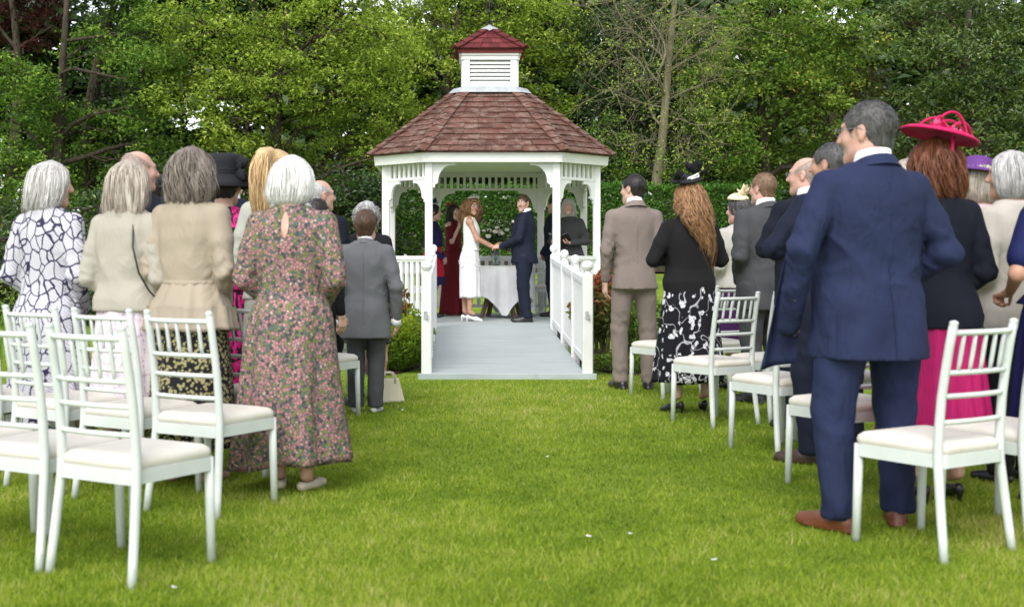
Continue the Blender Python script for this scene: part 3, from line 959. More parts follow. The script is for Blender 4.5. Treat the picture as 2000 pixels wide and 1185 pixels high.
FACECUT = (np.array((0, .128, -.055)), np.array((.074, .105, .135)))
def hair_loft(style):
    """stations (z, cx, cy, rx, ry) for the hair volumes"""
    S = {
     'bob':   [(-.140, 0, -.045, .060, .052), (-.118, 0, -.040, .098, .086), (-.08, 0, -.034, .119, .106), (-.03, 0, -.028, .121, .114), (.02, 0, -.022, .113, .116), (.06, 0, -.018, .098, .110), (.09, 0, -.014, .080, .096), (.118, 0, -.012, .052, .066), (.134, 0, -.010, .024, .032), (.139, 0, -.01, .008, .01)],
     'flipbob': [(-.165, -.01, -.06, .090, .062), (-.145, -.01, -.052, .130, .085), (-.10, -.005, -.040, .128, .100), (-.04, 0, -.030, .122, .112), (.02, 0, -.022, .114, .116), (.06, 0, -.018, .099, .110), (.09, 0, -.014, .080, .096), (.118, 0, -.012, .052, .066), (.134, 0, -.010, .024, .032), (.139, 0, -.01, .008, .01)],
     'longbob': [(-.195, 0, -.06, .085, .050), (-.165, 0, -.055, .128, .076), (-.10, 0, -.040, .130, .098), (.0, 0, -.024, .116, .112), (.05, 0, -.018, .100, .112), (.09, 0, -.014, .078, .096), (.118, 0, -.012, .054, .068), (.134, 0, -.010, .026, .034), (.139, 0, -.01, .008, .01)],
     'fullbob': [(-.185, 0, -.055, .080, .060), (-.150, 0, -.05, .124, .090), (-.08, 0, -.034, .136, .114), (.0, 0, -.024, .127, .122), (.05, 0, -.02, .110, .118), (.09, 0, -.016, .085, .102), (.12, 0, -.012, .058, .072), (.138, 0, -.010, .028, .036), (.143, 0, -.01, .008, .01)],
     'crop':  [(-.085, 0, -.045, .060, .048), (-.05, 0, -.034, .084, .082), (.0, 0, -.024, .092, .102), (.05, 0, -.018, .090, .108), (.09, 0, -.014, .076, .094), (.118, 0, -.012, .052, .066), (.132, 0, -.010, .024, .032), (.137, 0, -.01, .008, .01)],
     'curlybob': [(-.10, 0, -.04, .085, .075), (-.06, 0, -.032, .110, .105), (.0, 0, -.024, .118, .122), (.05, 0, -.02, .110, .122), (.09, 0, -.016, .092, .106), (.12, 0, -.012, .064, .078), (.14, 0, -.010, .03, .038), (.145, 0, -.01, .008, .01)],
     'long':  [(-.50, .055, -.120, .030, .022), (-.44, .055, -.120, .070, .034), (-.34, .035, -.120, .115, .050), (-.25, .005, -.105, .165, .068), (-.16, -.01, -.078, .182, .095), (-.08, -.005, -.046, .168, .115), (-.02, 0, -.028, .130, .118), (.04, 0, -.02, .112, .116), (.09, 0, -.014, .080, .098), (.118, 0, -.012, .056, .070), (.134, 0, -.010, .026, .034), (.139, 0, -.01, .008, .01)],
     'bride': [(-.32, 0, -.08, .060, .045), (-.25, 0, -.075, .125, .080), (-.16, 0, -.06, .160, .115), (-.08, 0, -.045, .158, .130), (.0, 0, -.034, .142, .130), (.05, 0, -.024, .122, .124), (.09, 0, -.016, .085, .102), (.12, 0, -.012, .058, .072), (.138, 0, -.010, .028, .036), (.143, 0, -.01, .008, .01)],
     'shoulder': [(-.25, 0, -.055, .070, .040), (-.19, 0, -.05, .102, .066), (-.10, 0, -.036, .106, .092), (.0, 0, -.022, .100, .108), (.05, 0, -.018, .093, .108), (.09, 0, -.014, .078, .096), (.118, 0, -.012, .054, .068), (.134, 0, -.010, .026, .034), (.139, 0, -.01, .008, .01)],
    }
    return dense(S[style], 90)

def hair_parts(style, vox, seed=0):
    """returns (V, Q) of the hair mass and (V, Q) of loose locks, in the head frame"""
    r = np.random.default_rng(seed + 77)
    locks = None
    if style in ('short', 'boy', 'fringe', 'thin'):
        g = Grid((-.11, -.14, -.13), (.11, .12, .15), vox)
        t = {'short': .008, 'boy': .013, 'fringe': .004, 'thin': .005}[style]
        g.ell((0, -.014, .030), (.0745 + t, .0955 + t, .0885 + t * 1.15), 0)
        if style == 'boy': g.ell((0, .02, .095), (.05, .06, .03), .03)
        g.ell((0, -.045, -.045), (.056 + t * .4, .048 + t * .6, .055), .02)
        k = .014
        g.cut(ell_fn(np.array((0, .125, -.045)), np.array((.10, .098, .105))), k=k)
        for s in (-1, 1):
            g.cut(ell_fn(np.array((s * .085, .012, -.035)), np.array((.030, .036, .060))), k=k)
        g.cut(lambda x, y, z: z + .085 + 0 * x + 0 * y, k=k)
        if style == 'fringe':
            g.cut(lambda x, y, z: .030 + .25 * y - z + 0 * x, k=.02) if False else g.cut(ell_fn(np.array((0, .055, .115)), np.array((.085, .115, .095))), k=.012)
        V, Q = g.net(); V = smooth_mesh(V, Q, 1)
        nz = np.sin(V[:, 0] * 310 + 3 * np.sin(V[:, 2] * 60)) * np.sin(V[:, 1] * 260 + V[:, 2] * 120)
        V = V + nz[:, None] * .0012 * V / np.linalg.norm(V, axis=1)[:, None]
        # short strands lying over the cap soften its edge
        n = {'short': 1500, 'boy': 1500, 'fringe': 900, 'thin': 900}[style]
        C0 = np.array([0, -.014, .02]); out = V - C0; out /= np.linalg.norm(out, axis=1)[:, None]
        ok = np.where(np.linalg.norm((V - C0) / np.array([.0745, .0955, .0885]), axis=1) > 1.0)[0]
        i = r.choice(ok, n); P = V[i] + r.normal(0, .003, (n, 3)); N_ = out[i]
        d = np.stack([P[:, 0] * 2.0 + r.normal(0, .25, n), -.55 + r.normal(0, .25, n), -.75 + .9 * (P[:, 2] > .08) + r.normal(0, .25, n)], -1)
        d -= N_ * (d * N_).sum(1)[:, None]; d /= np.linalg.norm(d, axis=1)[:, None] + 1e-6
        sdv = np.cross(d, N_) * r.uniform(.0007, .0016, n)[:, None]; L = r.uniform(.008, .020 if style != 'fringe' else .012, n)[:, None] * (1.3 if style == 'boy' else 1)
        a = P - sdv; b = P + sdv; c = P + d * L * .6 + N_ * .0022 + sdv * .7; e = P + d * L + N_ * .001
        Vl = np.stack([a, b, c, e], 1).reshape(-1, 3); Ql = np.arange(4 * n).reshape(-1, 4)
        return (V, Q), (Vl, Ql)
    if style == 'updo':
        T = hair_loft('crop')
    elif style == 'pony':
        T = hair_loft('crop')
    else:
        T = hair_loft(style)
    lo = (-(T[3].max() + .06), (T[2] - T[4]).min() - .03, T[0][0] - .02); hi = (T[3].max() + .06, .12, T[0][-1] + .02)
    if style == 'pony': lo, hi = (-.14, -.24, -.36), (.14, .12, .19)
    if style == 'updo': lo, hi = (-.14, -.2, -.13), (.14, .12, .19)
    g = Grid(lo, hi, vox)
    f0 = loft_fn(T)
    amp = {'bob': .006, 'flipbob': .006, 'longbob': .006, 'fullbob': .011, 'crop': .004, 'curlybob': .010, 'long': .010, 'bride': .012, 'shoulder': .006}.get(style, .004)
    nk = {'curlybob': 1, 'bride': 1}.get(style, 0)
    def f(x, y, z):
        d = f0(x, y, z)
        if nk: w_ = np.sin(x * 95 + 2 * np.sin(z * 40)) * np.sin(y * 95 + 1) * np.sin(z * 85 + 2 * np.sin(x * 50))
        else: w_ = np.sin(np.arctan2(x, -(y + .02)) * 11 + 2.2 * np.sin(z * 16 + seed)) + .5 * np.sin(np.arctan2(x, -(y + .02)) * 23 - 3 * np.sin(z * 11))
        return d + F32(amp) * w_ * .7
    g.un(f, (lo[0], lo[1], T[0][0]), (hi[0], hi[1], T[0][-1]), 0)
    if style == 'pony':
        g.ell((0, -.085, .10), (.035, .035, .03), .02)
        P = [(.0, -.095, .115), (-.01, -.145, .09), (-.02, -.150, .0), (-.03, -.135, -.10), (-.035, -.125, -.20), (-.035, -.12, -.30)]
        for a, b, r1, r2 in zip(P[:-1], P[1:], (.028, .042, .056, .060, .050), (.042, .056, .060, .050, .018)):
            g.cone(a, b, r1, r2, .02)
    if style == 'updo':
        g.ell((0, -.09, .04), (.05, .045, .05), .02)
    g.cut(ell_fn(*FACECUT), k=.012)
    if style in ('crop', 'pony', 'updo'):
        for s in (-1, 1): g.cut(ell_fn(np.array((s * .088, .014, -.03)), np.array((.022, .032, .05))), k=.012)
    V, Q = g.net(); V = smooth_mesh(V, Q, 1)
    # loose locks following the volume
    n = {'bob': 150, 'flipbob': 170, 'longbob': 150, 'fullbob': 170, 'crop': 90, 'curlybob': 230, 'long': 260, 'bride': 330, 'shoulder': 140, 'pony': 110, 'updo': 60}[style]
    m = 9
    th = r.uniform(-math.pi * .80, math.pi * .80, n)          # 0 = back of the head
    z0 = T[0][-1] - r.uniform(.002, .07, n); z1 = T[0][0] + np.abs(r.normal(0, .02, n)) - .008 + np.where(np.abs(th) > 1.6, np.maximum(0, -.13 - T[0][0]), 0)
    if style in ('crop', 'curlybob', 'updo', 'pony'): z0 = r.uniform(.02, T[0][-1] - .003, n); z1 = np.maximum(z0 - r.uniform(.05, .12, n), T[0][0])
    s = np.linspace(0, 1, m)
    Z = z0[:, None] + (z1 - z0)[:, None] * s[None]
    curl = {'curlybob': (.24, 26), 'bride': (.20, 34), 'long': (.36, 13), 'fullbob': (.16, 8)}.get(style, (.08, 4))
    ph = r.uniform(0, 6.28, n)[:, None]
    TH = th[:, None] + curl[0] * np.sin(curl[1] * s[None] * (1 + .2 * ph / 6) + ph) * s[None] ** .5
    k = 1.0 + r.normal(.015, .028, n)[:, None] + ((.085 if style in ('long', 'bride') else .06) * np.cos(curl[1] * s[None] + ph) if curl[1] > 6 else 0) + (r.normal(.02, .07, n)[:, None]) * s[None] ** 4
    cx, cy, rx, ry = [np.interp(Z, T[0], T[i]) for i in (1, 2, 3, 4)]
    P = np.stack([cx + k * rx * np.sin(TH), cy - k * ry * np.cos(TH), Z], -1)
    if style == 'pony':
        n2 = 120; q = np.linspace(0, 1, m)
        PP = np.array([(.0, -.095, .115), (-.01, -.155, .10), (-.02, -.165, .0), (-.03, -.150, -.10), (-.035, -.14, -.20), (-.035, -.125, -.34)])
        base = np.stack([np.interp(q, np.linspace(0, 1, 6), PP[:, c]) for c in range(3)], -1)
        rr = np.interp(q, [0, .2, .45, .7, 1], [.018, .036, .055, .052, .025])
        a = r.uniform(0, 6.28, n2)
        P2 = base[None] + np.stack([np.cos(a)[:, None] * rr, np.sin(a)[:, None] * rr, 0 * a[:, None] + 0 * rr], -1) * (1 + r.normal(0, .10, (n2, 1, 1)))
        P2 = P2 + .008 * np.sin(9 * q[None, :, None] + r.uniform(0, 6, (n2, 1, 3)))
        P = np.concatenate([P, P2]); n = n + n2
    nf = 70 if style not in ('crop', 'updo') else 30
    ii = r.integers(0, len(P), nf); Pf = P[ii].copy(); ctr = np.array([0, -.02, 0.02])
    Pf = ctr + (Pf - ctr) * (1 + (r.uniform(.02, .16, (nf, 1, 1)) * s[None, :, None] ** 1.5)) + .006 * np.sin(6 * s[None, :, None] + r.uniform(0, 6, (nf, 1, 3)))
    P = np.concatenate([P, Pf])
    wd = np.interp(s, [0, .15, .7, 1], [.3, 1, .9, .15])[None] * np.concatenate([r.uniform(.0022, .0064, len(P) - nf), np.full(nf, .0011)])[:, None]
    if style in ('bride', 'curlybob', 'long'): wd = wd * 1.3
    Tn = np.gradient(P, axis=1); Tn /= np.linalg.norm(Tn, axis=2, keepdims=True) + 1e-9
    out = P - np.array([0, -.02, 0]); out[..., 2] = 0; out /= np.linalg.norm(out, axis=2, keepdims=True) + 1e-9
    sd_ = np.cross(Tn, out)
    ring = np.stack([P + sd_ * wd[..., None], P + out * wd[..., None] * .8, P - sd_ * wd[..., None]], 2)   # n,m,3,3
    Vl = ring.reshape(-1, 3); nn = len(P)
    b = (np.arange(nn)[:, None, None] * m + np.arange(m - 1)[None, :, None]) * 3
    jj = np.array([0, 1, 2])[None, None]; j2 = np.array([1, 2, 0])[None, None]
    Ql = np.stack([b + jj, b + 3 + jj, b + 3 + j2, b + j2], -1).reshape(-1, 4)
    # drop locks that cross the face
    d = ell_fn(*FACECUT)(Vl[:, 0], Vl[:, 1], Vl[:, 2])
    Vl[d < 0.0] = Vl[d < 0.0] * .86
    return (V, Q), (Vl, Ql)

# ------------------------------------------------------------------ hand primitives
def hand_prims(W, d, nrm, side, curl=.5, spread=.08, sc=1.0):
    """W wrist, d pointing direction, nrm palm normal, side +1 right / -1 left: list of cones"""
    d = np.array(d, float); d /= np.linalg.norm(d)
    nrm = np.array(nrm, float); nrm -= d * nrm.dot(d); nrm /= np.linalg.norm(nrm)
    t = np.cross(d, nrm) * side          # towards the thumb
    W = np.array(W, float); out = []
    for k, o in enumerate((.028, .010, -.009, -.027)):
        out.append((W + t * o * .55 * sc, W + (d * (.088 - .004 * abs(k - 1.3)) + t * o) * sc, .0135 * sc, .0125 * sc))
    L = (.040, .045, .042, .032)
    for k, o in enumerate((.028, .010, -.009, -.027)):
        p = W + (d * (.088 - .004 * abs(k - 1.3)) + t * o) * sc; a = .25 * curl
        dirk = d + t * (1.5 - k) * spread
        for q, f in enumerate((1.0, .68, .52)):
            a += curl * (.75, .9, .6)[q]
            dv = dirk * math.cos(a) + nrm * math.sin(a); dv /= np.linalg.norm(dv)
            e = p + dv * L[k] * f * sc
            out.append((p, e, (.0092 - .0008 * q) * sc, (.0084 - .0008 * q) * sc)); p = e
    p = W + (d * .022 + t * .022) * sc
    for q, (ln, r_) in enumerate(((.042, .0125), (.032, .0105), (.026, .0090))):
        dv = d * .75 + t * (.75 - .35 * q) + nrm * (.25 + .35 * curl * q); dv /= np.linalg.norm(dv)
        e = p + dv * ln * sc; out.append((p, e, r_ * sc, (r_ - .0012) * sc)); p = e
    return out

# ------------------------------------------------------------------ person
ARM = {  # elbow, wrist, palm direction, palm normal, curl  (right arm, facing +y)
 'down':   ((.250, -.045, 1.130), (.240, .030, .885), (0, .15, -1), (-1, .2, 0), .45),
 'downw':  ((.285, -.050, 1.140), (.275, .035, .890), (0, .15, -1), (-1, .2, 0), .45),
 'front':  ((.238, -.060, 1.118), (.100, .165, .920), (-.7, .3, -.6), (-.3, -.9, 0), .6),
 'folded': ((.285, .020, 1.160), (.010, .235, 1.175), (-1, 0, .1), (0, -1, 0), .5),
 'pocket': ((.315, -.075, 1.150), (.235, .060, .930), (-.3, .5, -1), (-1, .2, 0), .5),
 'hold':   ((.255, -.030, 1.140), (.130, .240, 1.110), (-.6, .7, .1), (-.4, -.3, 1), .8),
}
SKIN = skin_mat('skin_fair', (.62, .42, .335)); SKIN2 = skin_mat('skin_rosy', (.60, .375, .30)); SKIN3 = skin_mat('skin_tanned', (.49, .29, .205))
EYEW = plain('eye_white', (.75, .73, .70), .3); IRIS = plain('eye_iris', (.06, .045, .035), .2)
LIPS = plain('lip_colour', (.42, .13, .12), .45)
GLASSF = plain('spectacle_frame', (.02, .02, .025), .3, .5)
SHOEBLK = plain('black_leather', (.012, .012, .014), .35, .5); SHIRT = fabric('white_shirt_cotton', (.80, .80, .82), .8, .15)
HAIRS = {
 'white': hair_mat('hair_white', (.50, .49, .47), (.86, .85, .84)), 'silver': hair_mat('hair_silver', (.30, .28, .265), (.66, .645, .63)),
 'ash': hair_mat('hair_ash_blonde', (.20, .155, .115), (.56, .50, .43)), 'greybrown': hair_mat('hair_grey_brown', (.075, .058, .048), (.27, .225, .195)),
 'blonde': hair_mat('hair_blonde', (.42, .25, .11), (.78, .56, .30)), 'copper': hair_mat('hair_copper', (.085, .036, .016), (.40, .22, .105), zs=.4, sc=60),
 'auburn': hair_mat('hair_auburn', (.055, .018, .009), (.19, .065, .030)), 'dark': hair_mat('hair_dark', (.008, .007, .007), (.035, .029, .027)),
 'brown': hair_mat('hair_brown', (.030, .017, .011), (.115, .066, .040)), 'ginger': hair_mat('hair_ginger_brown', (.10, .058, .034), (.25, .155, .095)),
 'grey': hair_mat('hair_dark_grey', (.022, .021, .022), (.115, .11, .11)), 'bridecurl': hair_mat('hair_bride', (.045, .020, .010), (.30, .15, .065), zs=.8, sc=55),
 'stubble': hair_mat('hair_thin_grey', (.22, .16, .13), (.42, .33, .28)), 'greysoft': hair_mat('hair_soft_grey', (.20, .195, .19), (.60, .59, .58)),
}

def warp_folds(V, amp, seed):
    """cloth folds: displace along the approximate outward direction"""
    r = np.random.default_rng(seed); x, y, z = V.T
    th = np.arctan2(x, -y)
    wv = 0
    for i in range(7):
        k = r.normal(size=3) * np.array([10, 10, 16]); p = r.uniform(0, 6.28, 3)
        q = np.sin(k[0] * x + k[1] * y + k[2] * z + p[0] + 1.6 * np.sin(9 * x + 7 * z + p[1]) + .9 * np.sin(14 * z - 6 * x + p[2]))
        wv = wv + q * np.abs(q) * .6
    ax_ = np.abs(x); sg = np.sign(x)
    rid = lambda q: (np.abs(np.sin(q)) ** .7) * -1 + .6          # sharp valleys, round tops
    drape = np.sin(5.5 * th + 1.5 * np.sin(5 * z + seed)) * np.clip((1.12 - z) / .3, 0, 1)
    # folds running from the small of the back up to the armholes, and across the waist
    pull = rid(17 * (z * .9 - ax_ * 1.1) + .9 * sg + 1.1 * np.sin(6 * x + seed)) * np.exp(-((z - 1.16) / .12) ** 2) * np.clip(ax_ * 9, .25, 1)
    across = rid(26 * z + 5 * ax_ + 1.2 * np.sin(7 * x + seed * 1.7)) * np.exp(-((z - 1.04) / .06) ** 2)
    armh = rid(30 * ax_ + 6 * z + seed) * np.exp(-((ax_ - .155) / .05) ** 2) * np.exp(-((z - 1.30) / .10) ** 2)
    n = np.stack([x, y * 1.2, 0 * z], -1); n /= np.linalg.norm(n, axis=1)[:, None] + 1e-6
    return V + n * (amp * (wv * .28 + drape * 1.2 + pull * 1.5 + across * 1.1 + armh * 1.2))[:, None]

def skirt_mesh(T, n, amp, z0, seed=0, nz=26, drop=None, ampw=.3):
    """pleated skirt; T dense loft, n pleats, amp depth at hem"""
    r = np.random.default_rng(seed); na = 96
    th = np.arange(na) * 2 * math.pi / na
    zs = np.linspace(T[0][-1], T[0][0], nz); ph = r.uniform(0, 6.28, 4)
    V = []
    for i, z in enumerate(zs):
        f = (T[0][-1] - z) / (T[0][-1] - T[0][0])
        cx, cy, rx, ry = [np.interp(z, T[0], T[c]) for c in (1, 2, 3, 4)]
        a = amp * (ampw + (1 - ampw) * f)
        pl = a * (np.sin(n * th + .8 * np.sin(3 * th + ph[0]) + ph[1]) + .5 * np.sin(n * 1.7 // 1 * th + ph[2] + f * 1.2) + .35 * np.sin(2 * th + ph[3]))
        zz = z + (drop(th) * f if drop else 0) + .006 * f * np.sin(5 * th + ph[1])
        V.append(np.stack([cx + (rx + pl) * np.cos(th), cy + (ry + pl * .9) * np.sin(th), zz + 0 * th], -1))
    last = V[-1].copy(); ins = last.copy(); c = last.mean(0)
    ins[:, :2] = c[:2] + (last[:, :2] - c[:2]) * .965; ins[:, 2] += .004; V.append(ins)
    ins2 = ins.copy(); ins2[:, 2] += .12; ins2[:, :2] = c[:2] + (ins[:, :2] - c[:2]) * .94; V.append(ins2)
    m = len(V); V = np.concatenate(V)
    i = np.arange(m - 1)[:, None] * na; j = np.arange(na)[None]; j2 = (j + 1) % na
    Q = np.stack([i + j, i + na + j, i + na + j2, i + j2], -1).reshape(-1, 4)
    return V, Q

def shoe_sdf(vox, kind):
    """shoe, toe pointing +y, heel at y=-.06, sole at z=0"""
    g = Grid((-.07, -.13, -.01), (.07, .24, .16), vox)
    if kind == 'heel':
        g.cone((0, -.052, .072), (0, .06, .045), .026, .030, 0); g.cone((0, .06, .040), (0, .150, .018), .034, .018, .02)
        g.cone((0, -.062, .06), (0, -.064, .004), .018, .010, .012)
        g.cut(lambda x, y, z: -(.062 - .42 * np.clip(y + .02, 0, .11) - z) + 0 * x if False else ell_fn(np.array((0, .03, .105)), np.array((.030, .075, .040)))(x, y, z), k=.008)
    elif kind == 'flat':
        g.cone((0, -.05, .03), (0, .05, .03), .030, .033, 0); g.cone((0, .05, .03), (0, .14, .022), .036, .026, .02)
        g.cut(ell_fn(np.array((0, .0, .085)), np.array((.028, .085, .045))), k=.008)
    else:
        g.cone((0, -.055, .035), (0, .04, .042), .036, .037, 0); g.cone((0, .04, .038), (0, .165, .026), .042, .032, .03)
        g.cone((0, -.035, .05), (0, -.02, .10), .040, .042, .03)
        g.ell((0, .06, .012), (.047, .145, .016), .008); g.ell((0, -.055, .012), (.040, .05, .018), .008)
    g.cut(lambda x, y, z: z + 0 * x + 0 * y, k=.004)
    V, Q = g.net(); return smooth_mesh(V, Q, 1), Q
_shoe = {}
def shoe(kind, vox=.0105):
    if kind not in _shoe: _shoe[kind] = shoe_sdf(vox, kind)
    return _shoe[kind]

def person(label, loc, yaw, h, w=1.0, fem=False, belly=0.0, head=(0, 0, 0), armR='down', armL='down', top=None, bottom=None,
           hair=('short', 'dark'), shoes=('dress', SHOEBLK), skin=SKIN, stance=(.10, 0, .10, 0), face=False, glasses=None, vox=None, z=0.0, collar=None, foot_splay=.2,
           seed=0, lean=0.0, bust=0.0, hs=1.0):
    """one figure. Built for 1.75 m, facing +y, then scaled to height h"""
    s = h / 1.75; Y = loc[1]
    vx = vox or min(.017, max(.0105, .0014 * Y))
    P = empty('person', (loc[0], loc[1], z), R(yaw), label, 'person')
    def put(name, V, Q, mat, parent=P, smooth=True):
        return link(name, mk_mesh(name, np.asarray(V) * s, Q, smooth), mat, parent)
    heel = .055 if shoes[0] == 'heel' else .0
    shx = (.160 if fem else .182) * (1 + .5 * (w - 1)); shz = 1.405
    def arm(spec, sd):
        a = ARM[spec] if isinstance(spec, str) else spec
        m = np.array([sd, 1, 1]); kx = np.array([1 + .6 * (w - 1), 1, 1]) * (np.array([.92, 1, 1]) if fem else 1)
        sh = np.array([shx, -.012, shz]) * m
        return [sh] + [np.array(q, float) * m * kx for q in a[:2]] + [np.array(q, float) * m for q in a[2:4]] + [a[4]]
    AR, AL = arm(armR, 1), arm(armL, -1)
    # torso stations (z, cx, cy, rx, ry), bare body
    if fem: st = [(.82, 0, -.01, .150, .115), (.92, 0, -.02, .172, .128), (1.0, 0, -.01, .155, .112), (1.09, 0, .0, .128, .098), (1.20, 0, .004, .138, .106), (1.29, 0, .008, .150, .115 + bust * .5), (1.38, 0, -.006, .148, .098), (1.44, 0, -.018, .105, .075), (1.49, 0, -.028, .062, .06)]
    else: st = [(.82, 0, -.005, .150, .115), (.92, 0, -.015, .165, .122), (1.0, 0, .0, .158, .115), (1.09, 0, .004, .152, .112), (1.20, 0, .004, .165, .120), (1.30, 0, .002, .175, .124), (1.39, 0, -.010, .168, .106), (1.45, 0, -.02, .115, .080), (1.50, 0, -.028, .066, .062)]
    st = [(a, b, c, d * w, e * w * (1 + .25 * belly * math.exp(-((a - 1.05) / .16) ** 2)) ) for a, b, c, d, e in st]
    st = [(a, b, c + belly * .035 * math.exp(-((a - 1.05) / .15) ** 2), d * (1 + .12 * belly * math.exp(-((a - 1.02) / .18) ** 2)), e) for a, b, c, d, e in st]
    # ---- head transform
    Rh = rotz(R(head[0])) @ rotx(R(head[1])) @ roty(R(head[2]))
    Hc = np.array([0, .012 + .0 * lean, 1.63]); Hp = np.array([0, -.02, 1.52])
    Hc = Hp + rotx(R(head[1]) * .6) @ (Hc - Hp)
    toW = lambda V: (V * hs) @ Rh.T + Hc
    parts = []
    hv = .0062 if face else (.0075 if Y < 7 else .010)
    g = Grid((-.10, -.14, -.19), (.10, .14, .135), hv); head_sdf(g, fem, .050 if fem else .058 * (1 + .3 * (w - 1)))
    V, Q = g.net(); parts.append((toW(V), Q))
    # ---- torso + limbs of the body (under the clothes), coarse
    sl = (top or {}).get('sleeve', 'long')
    fine_arm = sl in ('short', 'none')
    bv = .010 if fine_arm else .026
    bare = (bottom or {}).get('bare', True) if bottom and bottom['kind'] == 'skirt' else False
    ff = stance
    feet = [(np.array([ff[0], ff[1], 0.]), 1), (np.array([-ff[2], ff[3], 0.]), -1)]
    xm = max(abs(q[0]) for A_ in (AR, AL) for q in A_[:3]) + .08
    ym = max(q[1] for A_ in (AR, AL) for q in A_[:3])
    g = Grid((-xm, -.21 - .05 * belly, .78), (xm, max(.22, ym + .08) + .1 * belly, 1.56), bv)
    T0 = dense([(a, b, c, d * (.93 if a < 1.3 else 1), e * (.90 if a < 1.3 else 1)) for a, b, c, d, e in st] if sl == 'none' else [(a, b, -.01, min(d, .17) * .9, min(e, .12) * .88) for a, b, c, d, e in st]); g.un(loft_fn(T0), (-.3, -.25, T0[0][0]), (.3, .3, T0[0][-1]), 0)
    aw = .85 if fem else 1.0
    for A_ in (AR, AL):
        g.cone((0, -.03, 1.46), A_[0], .055, .05, .03)
        ka = aw * (.74 if sl == 'long' else w ** .5)
        g.cone(A_[0], A_[1], .050 * ka, .041 * ka, .03); g.cone(A_[1], A_[2], .041 * ka, .027 * aw * (.85 if sl == 'long' else 1), .02)
    g.cone((0, -.05, 1.44), (0, -.025, 1.57), .066 * (1 if not fem else .9), .055 if not fem else .048, .03)
    V, Q = g.net(); parts.append((smooth_mesh(V, Q, 1), Q))
    # legs
    if bare:
        zt = .86
        g = Grid((-.24, -.14, .03), (.24, .14, zt), max(.018, vx))
        for f_, sd in feet:
            kn = np.array([f_[0] * .95, f_[1] + .015, .49]); ank = f_ + np.array([0, -.035, .085 + heel])
            calf = (kn + ank) / 2 + np.array([0, -.022, .06])
            g.cone(np.array([sd * .072, 0, .85]), kn, .066, .050, .02); g.cone(kn, calf, .050, .050 * w ** .4, .03); g.cone(calf, ank, .050 * w ** .4, .031, .03)
            g.cone(ank, ank + np.array([0, .06, -.03]), .032, .026, .02)
        V, Q = g.net(); parts.append((V, Q))
    for A_, sd in ((AR, 1), (AL, -1)):
        hp = hand_prims(A_[2] + (A_[2] - A_[1]) / np.linalg.norm(A_[2] - A_[1]) * .012, A_[3], A_[4], sd, A_[5], sc=.92 if fem else 1.0)
        pts = np.array([q for c in hp for q in c[:2]])
        g = Grid(pts.min(0) - .03, pts.max(0) + .03, .0066 if Y < 7 else .0085)
        for a, b, r1, r2 in hp: g.cone(a, b, r1, r2, .006)
        g.cone(A_[2] - (A_[2] - A_[1]) * .15, A_[2] + A_[3] / np.linalg.norm(A_[3]) * .02, .027 * aw, .024, .015)
        parts.append(g.net())
    V, Q = join(parts)
    body = put('body', V, Q, skin)
    # ---- eyes, lips for faces that show
    if face:
        for sd in (-1, 1):
            gg = G(); gg.lathe([(.0001, -.0115), (.006, -.0098), (.0098, -.006), (.0115, 0), (.0098, .006), (.006, .0098), (.0001, .0115)], 12)
            Ve = np.concatenate(gg.V) + np.array([sd * .031, .0835, .012]); put('eye', toW(Ve), gg.F[4][0], EYEW)
            gg = G(); gg.lathe([(.0001, -.005), (.004, -.003), (.0052, 0), (.004, .003), (.0001, .005)], 10)
            Ve = np.concatenate(gg.V) * np.array([1, .7, 1]) + np.array([sd * .031, .0935, .012]); put('iris', toW(Ve), gg.F[4][0], IRIS)
            gg = G(); gg.tube([(sd * .014, .1005, .031), (sd * .028, .1005, .036), (sd * .047, .088, .031)], [.0035, .004, .002], 6)
            put('eyebrow', toW(np.concatenate(gg.V)), gg.F[4][0], HAIRS[hair[1]] if hair[1] not in ('white',) else HAIRS['grey'])
        gg = G(); gg.tube([(-.022, .088, -.058), (-.01, .0945, -.056), (0, .096, -.057), (.01, .0945, -.056), (.022, .088, -.058)], [.001, .0042, .005, .0042, .001], 6)
        put('lips', toW(np.concatenate(gg.V)), gg.F[4][0], LIPS)
    if glasses:
        gg = G()
        for sd in (-1, 1):
            gg.tube([(sd * (.033 + .022 * math.cos(a)), .108 - .10 * max(0, abs(.033 + .022 * math.cos(a)) - .03), .010 + .017 * math.sin(a)) for a in np.linspace(0, 6.283, 15)], .0016, 5)
            gg.tube([(sd * .055, .105, .014), (sd * .076, .06, .016), (sd * .083, .0, .016), (sd * .082, -.02, .004)], .0016, 5)
        gg.tube([(-.012, .110, .012), (0, .114, .015), (.012, .110, .012)], .0016, 5)
        Vg = toW(np.concatenate(gg.V)); Fs = [np.concatenate(gg.F[4])]
        put('spectacles', Vg, Fs, glasses)
    # ---- hair
    if hair[0]:
        (V, Q), lk = hair_parts(hair[0], .0078 if Y < 9 else .010, seed)
        ho = put('hair', toW(V), Q, HAIRS[hair[1]])
        at = ho.data.attributes.new('rnd', 'FLOAT', 'FACE'); at.data.foreach_set('value', np.full(len(Q), .36, np.float32))
        if lk is not None:
            lo_ = put('hair_locks', toW(lk[0]), lk[1], HAIRS[hair[1]], ho); lo_['kind'] = 'stuff'
            per = 1 if hair[0] in ('short', 'boy', 'fringe', 'thin') else 24
            rv = np.repeat(np.clip(np.random.default_rng(seed).normal(.5, .2, len(lk[1]) // per + 1), 0, 1), per)[:len(lk[1])]
            at = lo_.data.attributes.new('rnd', 'FLOAT', 'FACE'); at.data.foreach_set('value', rv.astype(np.float32))
